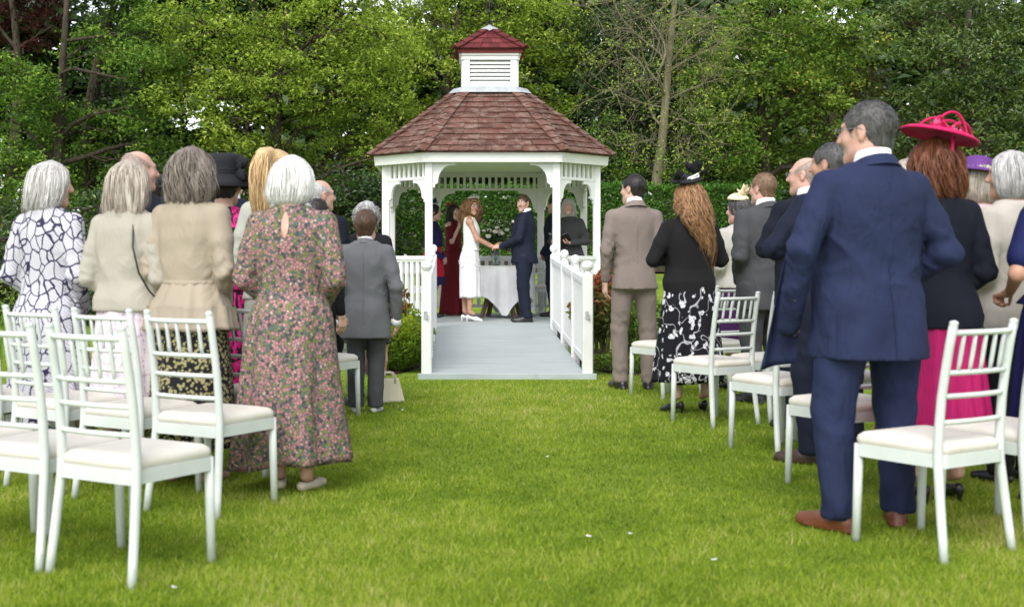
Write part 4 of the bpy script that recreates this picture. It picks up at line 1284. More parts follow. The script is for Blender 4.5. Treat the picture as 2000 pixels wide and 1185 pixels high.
    # ---- top garment
    if top:
        off = top.get('off', .018); hem = top['hem']; zt = top.get('neck', 1.485)
        st2 = [(a, b, c, d + off, e + off) for a, b, c, d, e in st]
        fl = top.get('flare', 0.0)
        st2 = [(a, b, c, d, e) for a, b, c, d, e in st2 if a > max(hem + .02, .88 if hem < .8 else 0)]
        z_ = st2[0]
        ref = [q for q in st if q[0] <= hem + .05] or [st[0]]
        hx = top.get('hx', .176 * w + off + fl); hy = top.get('hy', .132 * w + off + fl)
        st2 = [(hem, 0, z_[2] - .005, hx, hy)] + st2
        if top.get('waist'):      # drawn-in waist line (z, rx, ry)
            zw, wx_, wy_ = top['waist']; st2 = sorted([q for q in st2 if abs(q[0] - zw) > .035] + [(zw, 0, 0, wx_, wy_)])
        T2 = dense(st2)
        slv = sl != 'none'
        xm2 = xm + .05
        g = Grid((-xm2, -.27 - .05 * belly, min(hem, min(A_[2][2] for A_ in (AR, AL)) - .05) - .01), (xm2, max(.24, ym + .09) + .12 * belly, zt + .03), vx)
        g.un(loft_fn(T2, 2.25), (-.4, -.3, T2[0][0]), (.4, .4, T2[0][-1]), 0)
        for A_ in (AR, AL):
            pad = .055 if not fem else .044
            g.cone((0, -.028, 1.452), A_[0] + np.array([0, 0, .0]), .052 + off * .5, pad, .04)
            if slv:
                k = .022; sr = top.get('sr', 1.0) * (aw + .02) * w ** .5
                if sl == 'short':
                    e = A_[0] + (A_[1] - A_[0]) * .72; g.cone(A_[0], e, .062 * sr, .062 * sr, k)
                else:
                    mid = A_[0] * .5 + A_[1] * .5
                    g.cone(A_[0], mid, .061 * sr, .058 * sr, k); g.cone(mid, A_[1], .058 * sr, .052 * sr, .02)
                    cu_ = A_[2] - (A_[2] - A_[1]) * top.get('cuff', .02)
                    g.cone(A_[1], A_[1] + (cu_ - A_[1]) * .98, .052 * sr, .040 * sr * top.get('cw', 1), .016)
                    dd = (A_[2] - A_[1]); dd /= np.linalg.norm(dd)
                    g.cut(lambda x, y, z, c=cu_, d=dd: -((x - F32(c[0])) * F32(d[0]) + (y - F32(c[1])) * F32(d[1]) + (z - F32(c[2])) * F32(d[2])) if True else 0, cu_ - .09, cu_ + .09, .004) if False else None
        # neck opening
        g.cut(cone_fn(np.array([0, -.030, 1.512]), np.array([0, -.01, 1.62]), top.get('nr', .064) * (1 if fem else 1.05), .10), (-.16, -.2, 1.4), (.16, .16, 1.7), .008)
        if top.get('open'):      # jacket open at the front
            g.cut(lambda x, y, z: np.abs(x) - F32(.012) - F32(.16) * np.clip(z - 1.13, 0, 1) - F32(.10) * np.clip(1.0 - z, 0, 1) + 100 * np.clip(.02 - y, 0, 1), (-.2, .03, hem), (.2, .4, 1.6), .006)
        V, Q = g.net(); V = smooth_mesh(V, Q, 1)
        V = warp_folds(V, top.get('fold', .0028), seed + 5)
        for A_ in (AR, AL):        # sleeve creases, strongest inside the elbow
            if sl == 'long':
                for c_, ext, am in ((A_[1], .13, .0065), (A_[0] * .35 + A_[1] * .65, .11, .0036), (A_[1] * .3 + A_[2] * .7, .09, .0034)):
                    ax_ = (A_[2] - A_[0]); ax_ = ax_ / np.linalg.norm(ax_)
                    q = V - c_; dist = np.linalg.norm(q, axis=1); u_ = q @ ax_
                    wgt = np.exp(-(dist / ext) ** 2)
                    nr = q - u_[:, None] * ax_; nr /= np.linalg.norm(nr, axis=1)[:, None] + 1e-6
                    an = np.arctan2(nr[:, 0], nr[:, 1])
                    f_ = np.sin(u_ * 88 + 2.2 * an + 1.7 * np.sin(an * 2 + u_ * 30 + seed)) + .6 * np.sin(u_ * 57 - 3.1 * an + seed)
                    V = V + nr * (wgt * am * f_ * (.55 + .45 * np.cos(an + seed)))[:, None]
        to = put(top.get('name', 'jacket'), V, Q, top['mat'])
        if top.get('parts'): top['parts'](P, put, st2, T2, to)
    # ---- collar
    if collar:
        mt, zc, r0 = collar
        gg = G(); n = 28; Vv = []
        ks = 1.0 + .25 * (w - 1)
        for (dz, rr) in ((-.055, 1.10), (-.02, 1.02), (.0, .98), (.003, .92), (-.05, .88)):
            for i in range(n):
                a = i * 6.283 / n; fr = max(0, math.sin(a)) ** 2
                Vv.append((r0 * ks * rr * math.cos(a), -.026 + r0 * ks * rr * math.sin(a) * 1.08, zc + dz - .035 * fr + .012 * max(0, -math.sin(a))))
        F = [[k * n + i, k * n + (i + 1) % n, (k + 1) * n + (i + 1) % n, (k + 1) * n + i] for k in range(4) for i in range(n)]
        put('shirt_collar', Vv, np.array(F), mt)
    # ---- bottom garment
    if bottom:
        if bottom['kind'] == 'trousers':
            g = Grid((-.30 - abs(ff[2]) * .2, -.24, .045), (.30 + abs(ff[0]) * .2, .24 + .1 * belly, 1.08), max(vx, .0135))
            hipw = w * (1.0 + .06 * belly)
            T3 = dense([(.80, 0, -.012, .160 * hipw, .125 * w), (.90, 0, -.015, .168 * hipw, .128 * w), (.96, 0, -.008, .160 * w, .125 * w), (1.02, 0, .0, .145 * w, .11 * w)])
            g.un(loft_fn(T3), (-.35, -.25, .8), (.35, .3, 1.02), 0)
            for f_, sd in feet:
                hipj = np.array([sd * .092 * hipw, -.012, .88]); kn = np.array([f_[0] * .93 + sd * .01, f_[1] * .6 + .018, .49]); an = f_ + np.array([0, -.03, .075])
                g.cone(hipj, kn, .106 * w, .076 * w ** .8, .03); g.cone(kn, an, .076 * w ** .8, .062 * bottom.get('leg', 1.0) * w ** .5, .02)
                g.cone(an, an + np.array([0, .035, -.015]), .058, .052, .02)
            g.cut(lambda x, y, z: z - .055 + 0 * x + 0 * y, k=.004)
            V, Q = g.net(); V = smooth_mesh(V, Q, 1)
            x, y, zz = V.T
            for f_, sd in feet:
                q = np.exp(-((x - f_[0]) / .09) ** 2)
                am = .0055 * np.exp(-((zz - .11) / .09) ** 2) + .0035 * np.exp(-((zz - .50) / .12) ** 2) + .0040 * np.exp(-((zz - .80) / .10) ** 2) + .0012
                nr = np.stack([x - f_[0], y - f_[1], 0 * x], -1); nr /= np.linalg.norm(nr, axis=1)[:, None] + .01
                V = V + nr * (q * am * (np.sin(zz * 48 + 2.4 * np.arctan2(x - f_[0], y - f_[1]) * sd + 2 * np.sin(zz * 17 + seed + sd)) + .7 * np.sin(zz * 29 - 3.3 * np.arctan2(x - f_[0], y - f_[1]) + seed)))[:, None]
            put('trousers', V, Q, bottom['mat'])
        else:
            T4 = dense(bottom['st'])
            V, Q = skirt_mesh(T4, bottom.get('pleats', 9), bottom.get('amp', .012), 0, seed, drop=bottom.get('drop'), ampw=bottom.get('ampw', .25))
            put(bottom.get('name', 'skirt'), V, Q, bottom['mat'])
    # ---- shoes
    if shoes:
        V, Q = shoe(shoes[0])
        for f_, sd in feet:
            a = -sd * foot_splay
            put('shoe', V @ rotz(a).T + f_ + np.array([0, -.012, 0]), Q, shoes[1])
    P['_toW'] = 0; del P['_toW']
    return dict(P=P, put=put, toW=toW, s=s, AR=AR, AL=AL)
# ================================================================== cloth prints
def print_leaf():
    t = NT('navy_leaf_print', .8, .2)
    v = t.co((1, 1, .72), (0, 0, .4))
    nz = t.n('TexNoise'); nz.inputs['Scale'].default_value = 13; nz.inputs['Detail'].default_value = 1; t.l(v, nz.inputs['Vector'])
    mv = t.n('VectorMath'); mv.operation = 'SCALE'; t.l(nz.outputs['Color'], mv.inputs[0]); mv.inputs['Scale'].default_value = .045
    ad = t.n('VectorMath'); ad.operation = 'ADD'; t.l(v, ad.inputs[0]); t.l(mv.outputs[0], ad.inputs[1])
    e = t.vor(18.0, 'DISTANCE_TO_EDGE', ad.outputs[0], .70)
    ed = t.ramp(e.outputs['Distance'], [(.036, 1.0), (.070, 0.0)])
    wv = t.n('TexWave'); wv.inputs['Scale'].default_value = 30; wv.inputs['Distortion'].default_value = 3.5; wv.inputs['Detail'].default_value = 0
    t.l(t.co((1, .3, 1), (.5, .8, 0)), wv.inputs['Vector'])
    vein = t.ramp(wv.outputs['Fac'], [(.72, 0.0), (.92, .55)])
    base = t.mix(vein, (.56, .55, .60), (.08, .07, .15))
    t.color(t.mix(ed, base, (.028, .024, .065)))
    t.bump(t.noise(7, 3, .5, 1.2, t.co((1, 1, .45))), .4, .03)
    return t.m
def print_ditsy():
    t = NT('ditsy_floral_print', .8, .2)
    v = t.vor(72, 'F1', t.co((1, 1, .9)), 1.0)
    e = t.vor(72, 'DISTANCE_TO_EDGE', t.co((1, 1, .9)), 1.0)
    sx = t.n('SeparateColor'); t.l(v.outputs['Color'], sx.inputs[0])
    c = t.ramp(sx.outputs[0], [(0, (.045, .055, .060)), (.16, (.44, .205, .205)), (.46, (.17, .20, .05)), (.68, (.33, .155, .17)), (.84, (.07, .14, .10)), (.93, (.46, .32, .27))], 'CONSTANT')
    t.color(t.mix(t.ramp(e.outputs['Distance'], [(.05, 1.0), (.16, 0.0)]), c, (.10, .09, .09)))
    t.bump(t.noise(6, 3, .5, 1.2, t.co((1, 1, .35))), .4, .03)
    return t.m
def print_olive():
    t = NT('olive_black_print', .8, .2)
    v = t.vor(58, 'F1'); sx = t.n('SeparateColor'); t.l(v.outputs['Color'], sx.inputs[0])
    blob = t.ramp(v.outputs['Distance'], [(.44, 1.0), (.56, 0.0)])
    on = t.ramp(sx.outputs[1], [(.0, 1.0), (.82, 0.0)], 'CONSTANT')
    c = t.mix(t.ramp(v.outputs['Distance'], [(.08, 1.0), (.16, 0.0)]), (.30, .275, .135), (.46, .44, .28))
    t.color(t.mix(t.math('MULTIPLY', blob, on), (.014, .013, .015), c)); return t.m
def print_bw():
    t = NT('black_white_floral_print', .85, .15)
    nz = t.n('TexNoise'); nz.inputs['Scale'].default_value = 12; nz.inputs['Detail'].default_value = 3; t.l(t.co(), nz.inputs['Vector'])
    mv = t.n('VectorMath'); mv.operation = 'SCALE'; t.l(nz.outputs['Color'], mv.inputs[0]); mv.inputs['Scale'].default_value = .10
    ad = t.n('VectorMath'); ad.operation = 'ADD'; t.l(t.co((1, 1, .8), (0, .5, 0)), ad.inputs[0]); t.l(mv.outputs[0], ad.inputs[1])
    v = t.vor(25, 'F1', ad.outputs[0]); sx = t.n('SeparateColor'); t.l(v.outputs['Color'], sx.inputs[0])
    blob = t.ramp(v.outputs['Distance'], [(.37, 1.0), (.41, 0.0)]); on = t.ramp(sx.outputs[0], [(0, 1.0), (.56, 0.0)], 'CONSTANT')
    hatch = t.ramp(t.noise(75, 2, .5, 1.0), [(.36, .12), (.46, 1.0)])
    vn = t.math('ABSOLUTE', t.math('SUBTRACT', t.noise(7, 1, .4, .6), .5)); vine = t.ramp(vn, [(.006, .7), (.014, 0.0)])
    f = t.math('MAXIMUM', t.math('MULTIPLY', t.math('MULTIPLY', blob, on), hatch), vine)
    t.color(t.mix(f, (.011, .011, .015), (.62, .62, .66))); return t.m
def print_pink_black():
    t = NT('pink_black_print', .7, .25)
    n = t.noise(15, 3, .5, 2.0, t.co((1, 1, .7)))
    t.color(t.ramp(n, [(0, (.012, .010, .014)), (.50, (.62, .012, .20)), (.60, (.75, .05, .33)), (.66, (.012, .010, .014))], 'CONSTANT')); return t.m
def print_palepink():
    t = NT('pale_pink_print', .8, .2)
    e = t.vor(15, 'DISTANCE_TO_EDGE', t.co((1, 1, .7)))
    nz = t.noise(70, 3, .6)
    f = t.math('MULTIPLY', t.ramp(e.outputs['Distance'], [(.02, 1.0), (.09, 0.0)]), t.ramp(nz, [(.45, 0.0), (.6, .8)]))
    f2 = t.math('MULTIPLY', t.ramp(t.noise(6, 2), [(.5, 0.0), (.7, .45)]), t.ramp(t.noise(48, 3, .7), [(.48, 0.0), (.6, 1.0)]))
    t.color(t.mix(t.math('MAXIMUM', f, f2), (.72, .635, .70), (.30, .17, .26)))
    t.bump(t.noise(6, 3, .5, 1.2, t.co((1, 1, .35))), .35, .03); return t.m
def print_fuchsia():
    t = NT('fuchsia_dotted_cloth', .75, .25)
    v = t.vor(75, 'F1', t.co(), .12)
    t.color(t.mix(t.ramp(v.outputs['Distance'], [(.18, 1.0), (.34, 0.0)]), (.40, .010, .11), (.21, .006, .06))); return t.m
def lace():
    t = NT('black_lace', .8, .2)
    t.color(t.mix(t.ramp(t.noise(42, 3, .6, 1), [(.52, 0.0), (.58, .8)]), (.010, .010, .012), (.33, .30, .30))); return t.m

CREAM = fabric('cream_cotton', (.39, .365, .31), .85, .6); BEIGE = fabric('beige_satin_cloth', (.355, .30, .23), .6, .55)
BLUE = fabric('blue_suit_wool', (.018, .025, .068), .8, .6, .2, 9); NAVY = fabric('navy_suit_wool', (.008, .011, .026), .8, .35)
DNAVY = fabric('dark_navy_wool', (.007, .009, .017), .85, .35); GROOM = fabric('groom_navy_suit', (.011, .014, .030), .75, .35)
GREY = fabric('mid_grey_suit', (.120, .125, .135), .8, .5); DGREY = fabric('charcoal_grey_suit', (.060, .061, .066), .8, .5)
TAUPE = fabric('taupe_suit_linen', (.205, .168, .150), .85, .5); BLACKK = fabric('black_knit', (.012, .012, .013), .9, .3, .12, 5)
BLACK = fabric('black_cloth', (.010, .010, .012), .85, .35); PALEG = fabric('pale_sage_cloth', (.42, .44, .38), .85, .4)
WED = fabric('wedding_dress_crepe', (.82, .81, .80), .7, .3); RED = fabric('red_dress_cloth', (.44, .010, .030), .7, .3)
INDIGO = fabric('indigo_knit', (.022, .013, .070), .85, .3); BURG = fabric('burgundy_crepe', (.12, .006, .013), .75, .3)
CHAR = fabric('charcoal_knit', (.048, .051, .052), .9, .4); PINKT = fabric('pale_pink_cloth', (.70, .44, .50), .8, .3)
LINEN = fabric('oatmeal_linen', (.47, .44, .39), .85, .5); ROYAL = fabric('royal_navy_cloth', (.010, .014, .075), .75, .3)
PURPLE = fabric('dark_purple_cloth', (.045, .012, .065), .8, .3); LTGREY = fabric('silver_brocade', (.42, .40, .36), .6, .4)
P_LEAF, P_DIT, P_OLV, P_BW, P_PB, P_PP, P_FU, P_LACE = print_leaf(), print_ditsy(), print_olive(), print_bw(), print_pink_black(), print_palepink(), print_fuchsia(), lace()
HATBLK = plain('black_hat_felt', (.016, .017, .021), .75, .25, 0, .1, 6, .2, 300); HATPINK = plain('fuchsia_sinamay', (.60, .008, .11), .6, .3, 0, .1, 6, .2, 400)
HATPUR = plain('purple_sinamay', (.115, .035, .20), .65, .3, 0, .1, 6, .2, 400); HATCR = plain('cream_sinamay', (.78, .66, .46), .7, .2, 0, .1, 8, .2, 300)
PEARL = plain('pearl_white', (.78, .76, .72), .3, .5); SHPINK = plain('pink_flower', (.78, .16, .38), .6); LILAC = plain('lilac_flower', (.36, .20, .55), .6)
BROWNL = plain('tan_brown_leather', (.14, .042, .018), .38, .45, 0, .3, 12); DBROWN = plain('dark_brown_leather', (.045, .024, .018), .4, .4)
SANDAL = plain('beige_sandal', (.56, .49, .38), .6); SNEAK = plain('grey_canvas_shoe', (.55, .55, .53), .7); WSHOE = plain('white_satin_shoe', (.80, .79, .77), .4, .4)
NUDE = plain('nude_leather', (.42, .22, .15), .5)
METALF = plain('thin_metal_frame', (.30, .29, .30), .3, .5, .6)

def petal_blob(put, toW, name, c, rad, n, mat, seed, parent=None, flat=.5):
    """little cluster of curved petals round c (head frame)"""
    r = np.random.default_rng(seed); g = G()
    for k in range(n):
        a = r.uniform(0, 6.28); el = r.uniform(-.2, 1.2)
        d = np.array([math.cos(a) * math.cos(el), math.sin(a) * math.cos(el), math.sin(el)])
        u = np.cross(d, [0, 0, 1.]); u /= np.linalg.norm(u) + 1e-6; v = np.cross(u, d)
        L, wd = rad * r.uniform(.7, 1.2), rad * r.uniform(.25, .45)
        c_ = np.array(c) + d * rad * .1
        P = [c_, c_ + d * L * .55 + u * wd + v * wd * .2, c_ + d * L + v * rad * .25, c_ + d * L * .55 - u * wd + v * wd * .2, c_ + d * L * .55 - v * wd * .15]
        g.add(P, [[[0, 1, 4], [1, 2, 4], [2, 3, 4], [3, 0, 4]]])
    V = toW(np.concatenate(g.V)); return put(name, V, np.concatenate(g.F[3]), mat, *([parent] if parent else []))
def head_geo(p, g, name, mat, parent=None, smooth=True):
    Fs = [np.concatenate(g.F[k]) for k in (3, 4) if g.F[k]]
    V = p['toW'](np.concatenate(g.V))
    return p['put'](name, V, Fs, mat, parent or p['P'], smooth)

def seam_parts(mat, zlo, zhi, vent=True):
    """centre back seam and pocket flaps of a tailored jacket"""
    def f(P, put, st2, T2, to):
        g = G(); zs = np.linspace(zlo, zhi, 16)
        cy = np.interp(zs, T2[0], T2[2]); ry = np.interp(zs, T2[0], T2[4])
        g.tube([(0, c - r_ - .0005, z) for z, c, r_ in zip(zs, cy, ry)], .0022, 5)
        put('back_seam', np.concatenate(g.V), np.concatenate(g.F[4]), mat, to)
    return f
def keyhole(P, put, st2, T2, to):
    V = []
    for i in range(11):
        t_ = i / 10; zz = 1.325 + .135 * t_; wd = .019 * math.sin(math.pi * min(1, t_ * .93 + .04)) ** .8 + .001
        yb = np.interp(zz, T2[0], T2[2]) - np.interp(zz, T2[0], T2[4])
        for sx in (-1, 0, 1): V.append((sx * wd, yb - .006 + abs(sx) * .002, zz))
    Q = [[i * 3 + j, i * 3 + j + 1, i * 3 + 4 + j, i * 3 + 3 + j] for i in range(10) for j in (0, 1)]
    put('keyhole_opening', V, np.array(Q), SKIN2, to)
def jacket_collar(p, mat, zc=1.515, r0=.078, parent=None):
    n = 30; V = []
    for dz, rr in ((-.030, 1.30), (-.012, 1.16), (.008, 1.03), (.012, .98), (-.03, .97)):
        for i in range(n):
            a = math.pi * (1.0 + (i / (n - 1) - .5) * 1.35) + math.pi / 2
            V.append((r0 * rr * math.cos(a), -.034 + r0 * rr * math.sin(a) * .95, zc + dz + .010 * max(0, -math.sin(a)) - .02 * (1 + math.sin(a))))
    F = [[k * n + i, k * n + i + 1, (k + 1) * n + i + 1, (k + 1) * n + i] for k in range(4) for i in range(n - 1)]
    return p['put']('jacket_collar', V, np.array(F), mat)
def suit(mat, hem=.80, **k):
    d = dict(name='suit_jacket', mat=mat, hem=hem, off=.022, fold=.0048, parts=seam_parts(mat, hem + .01, 1.42)); d.update(k); return d
def trousers(mat, **k):
    d = dict(kind='trousers', mat=mat); d.update(k); return d
def skirt(mat, st, hem, **k):
    d = dict(kind='skirt', mat=mat, st=st, hem=hem); d.update(k); return d
SHC = (SHIRT, 1.545, .066)

# ================================================================== left block
p = person('woman with silver bob in white dress printed with navy leaf outlines', (-2.17, 6.62), -22, 1.655, 1.12, True, .3, (-38, -4, 0), 'front', 'front',
    dict(name='dress_bodice', mat=P_LEAF, hem=.98, off=.020, sr=1.16, neck=1.50, waist=(1.03, .168, .135), hx=.185, hy=.150), skirt(P_LEAF, [(.24, 0, 0, .27, .24), (.6, 0, -.01, .235, .20), (.9, 0, -.02, .212, .172), (1.0, 0, -.005, .180, .145), (1.03, 0, 0, .168, .134)], .24, pleats=11, amp=.010),
    ('flipbob', 'silver'), ('flat', SANDAL), SKIN2, seed=1)
p = person('woman with ash blonde bob in short cream jacket and pale pink patterned skirt', (-1.70, 6.45), -20, 1.645, 1.10, True, .2, (-12, 0, 0), 'front', 'front',
    dict(name='short_jacket', mat=CREAM, hem=.925, off=.030, sr=1.15, hx=.205, hy=.165, fold=.006), skirt(P_PP, [(.30, 0, 0, .235, .20), (.6, 0, -.01, .208, .176), (.9, 0, -.02, .178, .142), (1.0, 0, -.01, .160, .125)], .30, pleats=8, amp=.008),
    ('longbob', 'ash'), ('flat', NUDE), seed=2)
g = G(); g.tube([(.085, -.045, 1.475), (.105, -.115, 1.40), (.13, -.155, 1.28), (.165, -.150, 1.14), (.205, -.11, 1.04), (.225, -.04, .98)], .0055, 6)
p['put']('bag_strap', np.concatenate(g.V), np.concatenate(g.F[4]), SHOEBLK)
p = person('woman with grey brown wavy hair in beige peplum jacket and olive black skirt', (-1.345, 6.33), -20, 1.70, 1.12, True, .1, (-5, 2, 0), 'front', 'front',
    dict(name='peplum_jacket', mat=BEIGE, hem=.985, off=.024, sr=1.12, waist=(1.05, .160, .128), hx=.172, hy=.138, fold=.005), skirt(P_OLV, [(.19, 0, 0, .25, .215), (.6, 0, -.01, .222, .185), (.9, 0, -.02, .20, .162), (1.0, 0, -.01, .175, .14)], .19, pleats=8, amp=.010),
    ('fullbob', 'greybrown'), ('flat', NUDE), seed=3, collar=(BEIGE, 1.53, .066))
V, Q = skirt_mesh(dense([(.805, 0, -.015, .262, .215), (.90, 0, -.02, .235, .190), (1.0, 0, -.01, .185, .148), (1.055, 0, 0, .164, .130)]), 12, .007, 0, 33, nz=14)
p['put']('peplum', V, Q, BEIGE)
V, Q = skirt_mesh(dense([(1.035, 0, 0, .166, .133), (1.05, 0, 0, .172, .138), (1.065, 0, 0, .167, .133)]), 22, .002, 0, 34, nz=6, ampw=1)
p['put']('waistband', V[:96 * 6], Q[:96 * 5], BEIGE)
p = person('white haired woman in long pink and green ditsy floral dress beside the aisle', (-.80, 6.12), -8, 1.645, 1.22, True, .3, (-14, -3, 0), 'front', 'front',
    dict(name='dress_bodice', mat=P_DIT, hem=1.0, off=.020, sr=1.16, cuff=.35, waist=(1.045, .172, .140), hx=.182, hy=.15, fold=.003, parts=keyhole), skirt(P_DIT, [(.135, 0, 0, .300, .255), (.4, 0, -.01, .270, .230), (.7, 0, -.02, .245, .205), (.92, 0, -.02, .222, .180), (1.0, 0, -.008, .192, .155), (1.045, 0, 0, .172, .14)], .10, pleats=7, amp=.028, ampw=.08, drop=lambda th: .03 * np.cos(th) - .015 * np.cos(2 * th)),
    ('bob', 'white'), ('flat', SANDAL), SKIN2, seed=4, stance=(.09, -.02, .07, .02), foot_splay=.35)
# row in front of them
p = person('balding man in dark suit behind the ash blonde woman, head turned right', (-1.96, 7.65), -20, 1.81, 1.05, False, .2, (-40, 0, 0), 'front', 'front', suit(DNAVY), trousers(DNAVY), ('fringe', 'stubble'), skin=SKIN2, vox=.016, seed=5, collar=SHC)
p = person('person with dark curly hair and dark jacket glimpsed between two grey haired women', (-2.03, 8.55), -15, 1.70, 1.0, True, 0, (0, 0, 0), 'front', 'front', dict(name='jacket', mat=BLACK, hem=.85, off=.02), trousers(BLACK), ('curlybob', 'dark'), vox=.016, seed=6)
p = person('woman in black brimmed hat with bow and pink black patterned dress', (-1.375, 7.42), -15, 1.70, 1.0, True, 0, (-10, 0, 0), 'front', 'front',
    dict(name='dress_bodice', mat=P_PB, hem=.98, off=.018, sr=1.1), skirt(P_PB, [(.35, 0, 0, .22, .19), (.7, 0, -.01, .205, .17), (.92, 0, -.02, .192, .150), (1.03, 0, -.0, .15, .118)], .35, pleats=8, amp=.01), ('crop', 'dark'), ('heel', SHOEBLK), seed=7)
g = G(); c = (0, -.02, .0)
g.lathe([(.001, .165), (.07, .163), (.098, .155), (.106, .140), (.104, .11), (.103, .06), (.105, .045), (.125, .030), (.150, .012), (.162, -.022), (.159, -.026), (.146, .004), (.122, .022), (.100, .034)], 40, c, 1.0, 1.12)
g.V = [v * np.array([1.18, 1.12, 1.12]) + np.array([0, 0, .012]) for v in g.V]; hat = head_geo(p, g, 'black_hat', HATBLK)
g = G()
for z_ in (.050, .060, .071): g.lathe([(.1045, z_ - .006), (.1085, z_), (.1045, z_ + .006)], 36, c, 1.0, 1.12)
g.V = [v * np.array([1.18, 1.12, 1.12]) + np.array([0, 0, .012]) for v in g.V]; head_geo(p, g, 'hat_band', HATBLK, hat)
g = G(); r_ = random.Random(5)
for k in range(13):
    a = r_.uniform(-.5, .9); b = r_.uniform(-1, 1.2)
    o_ = np.array([.105, -.055, .075]); d = np.array([math.cos(a) * .8, -.45 + .3 * math.sin(a * 3), b]); d /= np.linalg.norm(d)
    u = np.cross(d, [.3, .8, .2]); u /= np.linalg.norm(u); n_ = np.cross(u, d); L = r_.uniform(.06, .11); w_ = r_.uniform(.022, .038)
    g.add([o_, o_ + d * L * .6 + u * w_ + n_ * .012, o_ + d * L + n_ * .02, o_ + d * L * .6 - u * w_ + n_ * .012, o_ + d * L * .6 - n_ * .012], [[[0, 1, 4], [1, 2, 4], [2, 3, 4], [3, 0, 4]]])
g.V = [v * 1.15 for v in g.V]; head_geo(p, g, 'hat_bow', HATBLK, hat)
p = person('man in navy suit hidden behind the black hat', (-1.51, 8.35), -10, 1.80, 1.05, False, 0, (0, 0, 0), 'front', 'front', suit(NAVY), trousers(NAVY), ('short', 'dark'), vox=.016, seed=8, collar=SHC)
p = person('woman with long blonde ponytail in pale sage top', (-1.03, 7.18), -15, 1.765, 1.0, True, 0, (-6, 0, 0), 'front', 'front',
    dict(name='blouse', mat=PALEG, hem=.90, off=.022, sr=1.15), skirt(PALEG, [(.40, 0, 0, .22, .18), (.9, 0, -.02, .185, .15), (1.0, 0, -.01, .165, .13)], .40, pleats=8, amp=.01), ('pony', 'blonde'), ('heel', NUDE), seed=9)
p = person('child with dark hair and blue glasses turned right behind the floral dress', (-.925, 8.30), -35, 1.53, .92, False, 0, (-42, 4, 0), 'down', 'down', dict(name='jacket', mat=BLACK, hem=.85, off=.018), trousers(BLACK), ('boy', 'dark'), vox=.016, seed=10, glasses=plain('blue_frame', (.03, .05, .14), .35), face=True)
p = person('balding grey haired man with spectacles and dark suit beyond the floral dress', (-1.02, 9.45), -25, 1.74, 1.05, False, .2, (-35, 0, 0), 'front', 'front', suit(DNAVY), trousers(DNAVY), ('fringe', 'greysoft'), skin=SKIN2, vox=.016, seed=11, glasses=GLASSF, collar=SHC)
p = person('woman with curly grey hair in black jacket and black lace skirt before the boy', (-.70, 10.0), -12, 1.585, 1.1, True, .2, (-5, 0, 0), 'front', 'front',
    dict(name='jacket', mat=BLACK, hem=.86, off=.026, sr=1.15), skirt(P_LACE, [(.50, 0, 0, .215, .18), (.8, 0, -.015, .208, .17), (.92, 0, -.02, .195, .158), (1.0, 0, -.01, .175, .14)], .50, pleats=8, amp=.006), ('curlybob', 'greysoft'), ('flat', SHOEBLK), SKIN3, seed=12, stance=(.14, .02, .06, 0))
g = G(); petal_blob(p['put'], p['toW'], 'fascinator', (.09, -.02, .09), .05, 12, HATBLK, 4)
p = person('boy with brown hair in grey suit and white shirt cuffs', (-.645, 9.08), -4, 1.475, 1.0, False, 0, (-4, 4, 0), ((.275, -.050, 1.10), (.262, .035, .815), (0, .15, -1), (-1, .2, 0), .45), ((.275, -.050, 1.10), (.262, .035, .815), (0, .15, -1), (-1, .2, 0), .45), suit(GREY, .66, off=.034, sr=1.14, cuff=.05, hx=.225, hy=.17), trousers(fabric('boy_trouser_grey', (.065, .07, .075), .8, .4), leg=1.12), ('boy', 'brown'), ('flat', SNEAK), SKIN2, seed=13, collar=(SHIRT, 1.540, .062), stance=(.085, .02, .085, 0), hs=1.13)
jacket_collar(p, GREY, 1.51, .078)
for A_ in (p['AR'], p['AL']):
    g = G(); d = A_[2] - A_[1]; d /= np.linalg.norm(d); g.tube([A_[2] - d * .05, A_[2] + d * .012, A_[2] + d * .05], [.042, .046, .048], 14)
    p['put']('shirt_cuff', np.concatenate(g.V), [np.concatenate(g.F[4]), np.concatenate(g.F[3])], SHIRT)

# ================================================================== right block
p = person('stout man in blue suit and tan brown shoes beside the empty front chair', (1.775, 5.24), 12, 1.805, 1.15, False, .8, (38, -2, 0), ((.285, -.075, 1.135), (.150, .17, .98), (-.8, .3, -.4), (-.3, -.9, 0), .6), ((.305, -.050, 1.140), (.285, .060, .900), (.2, .6, -1), (-1, .2, 0), 1.3), suit(BLUE, .705, off=.026, sr=1.04, cuff=-.32, hx=.245, hy=.20, fold=.0080, open=True), trousers(BLUE, leg=1.02), ('short', 'grey'), ('dress', BROWNL), SKIN2, seed=20, collar=(SHIRT, 1.548, .069), glasses=METALF, stance=(.145, .05, .165, -.02), foot_splay=.45, hs=1.07)
jacket_collar(p, BLUE, 1.516, .086)
nu, nv = 7, 22; V = []
for i in range(nv):
    v = i / (nv - 1); zz = 1.33 - .66 * v
    for j in range(nu):
        u = j / (nu - 1); x0 = -.16 - .10 * v ** .7; x1 = -.20 - .20 * v ** .8
        V.append((x0 + (x1 - x0) * u, .15 + .05 * math.sin(u * 2.4) + .012 * math.sin(7 * u + 5 * v), zz - .03 * u * v))
V = np.array(V); V = np.concatenate([V, V + np.array([.004, .012, 0])]); n_ = nu * nv
Q = [[i * nu + j, i * nu + j + 1, (i + 1) * nu + j + 1, (i + 1) * nu + j] for i in range(nv - 1) for j in range(nu - 1)]
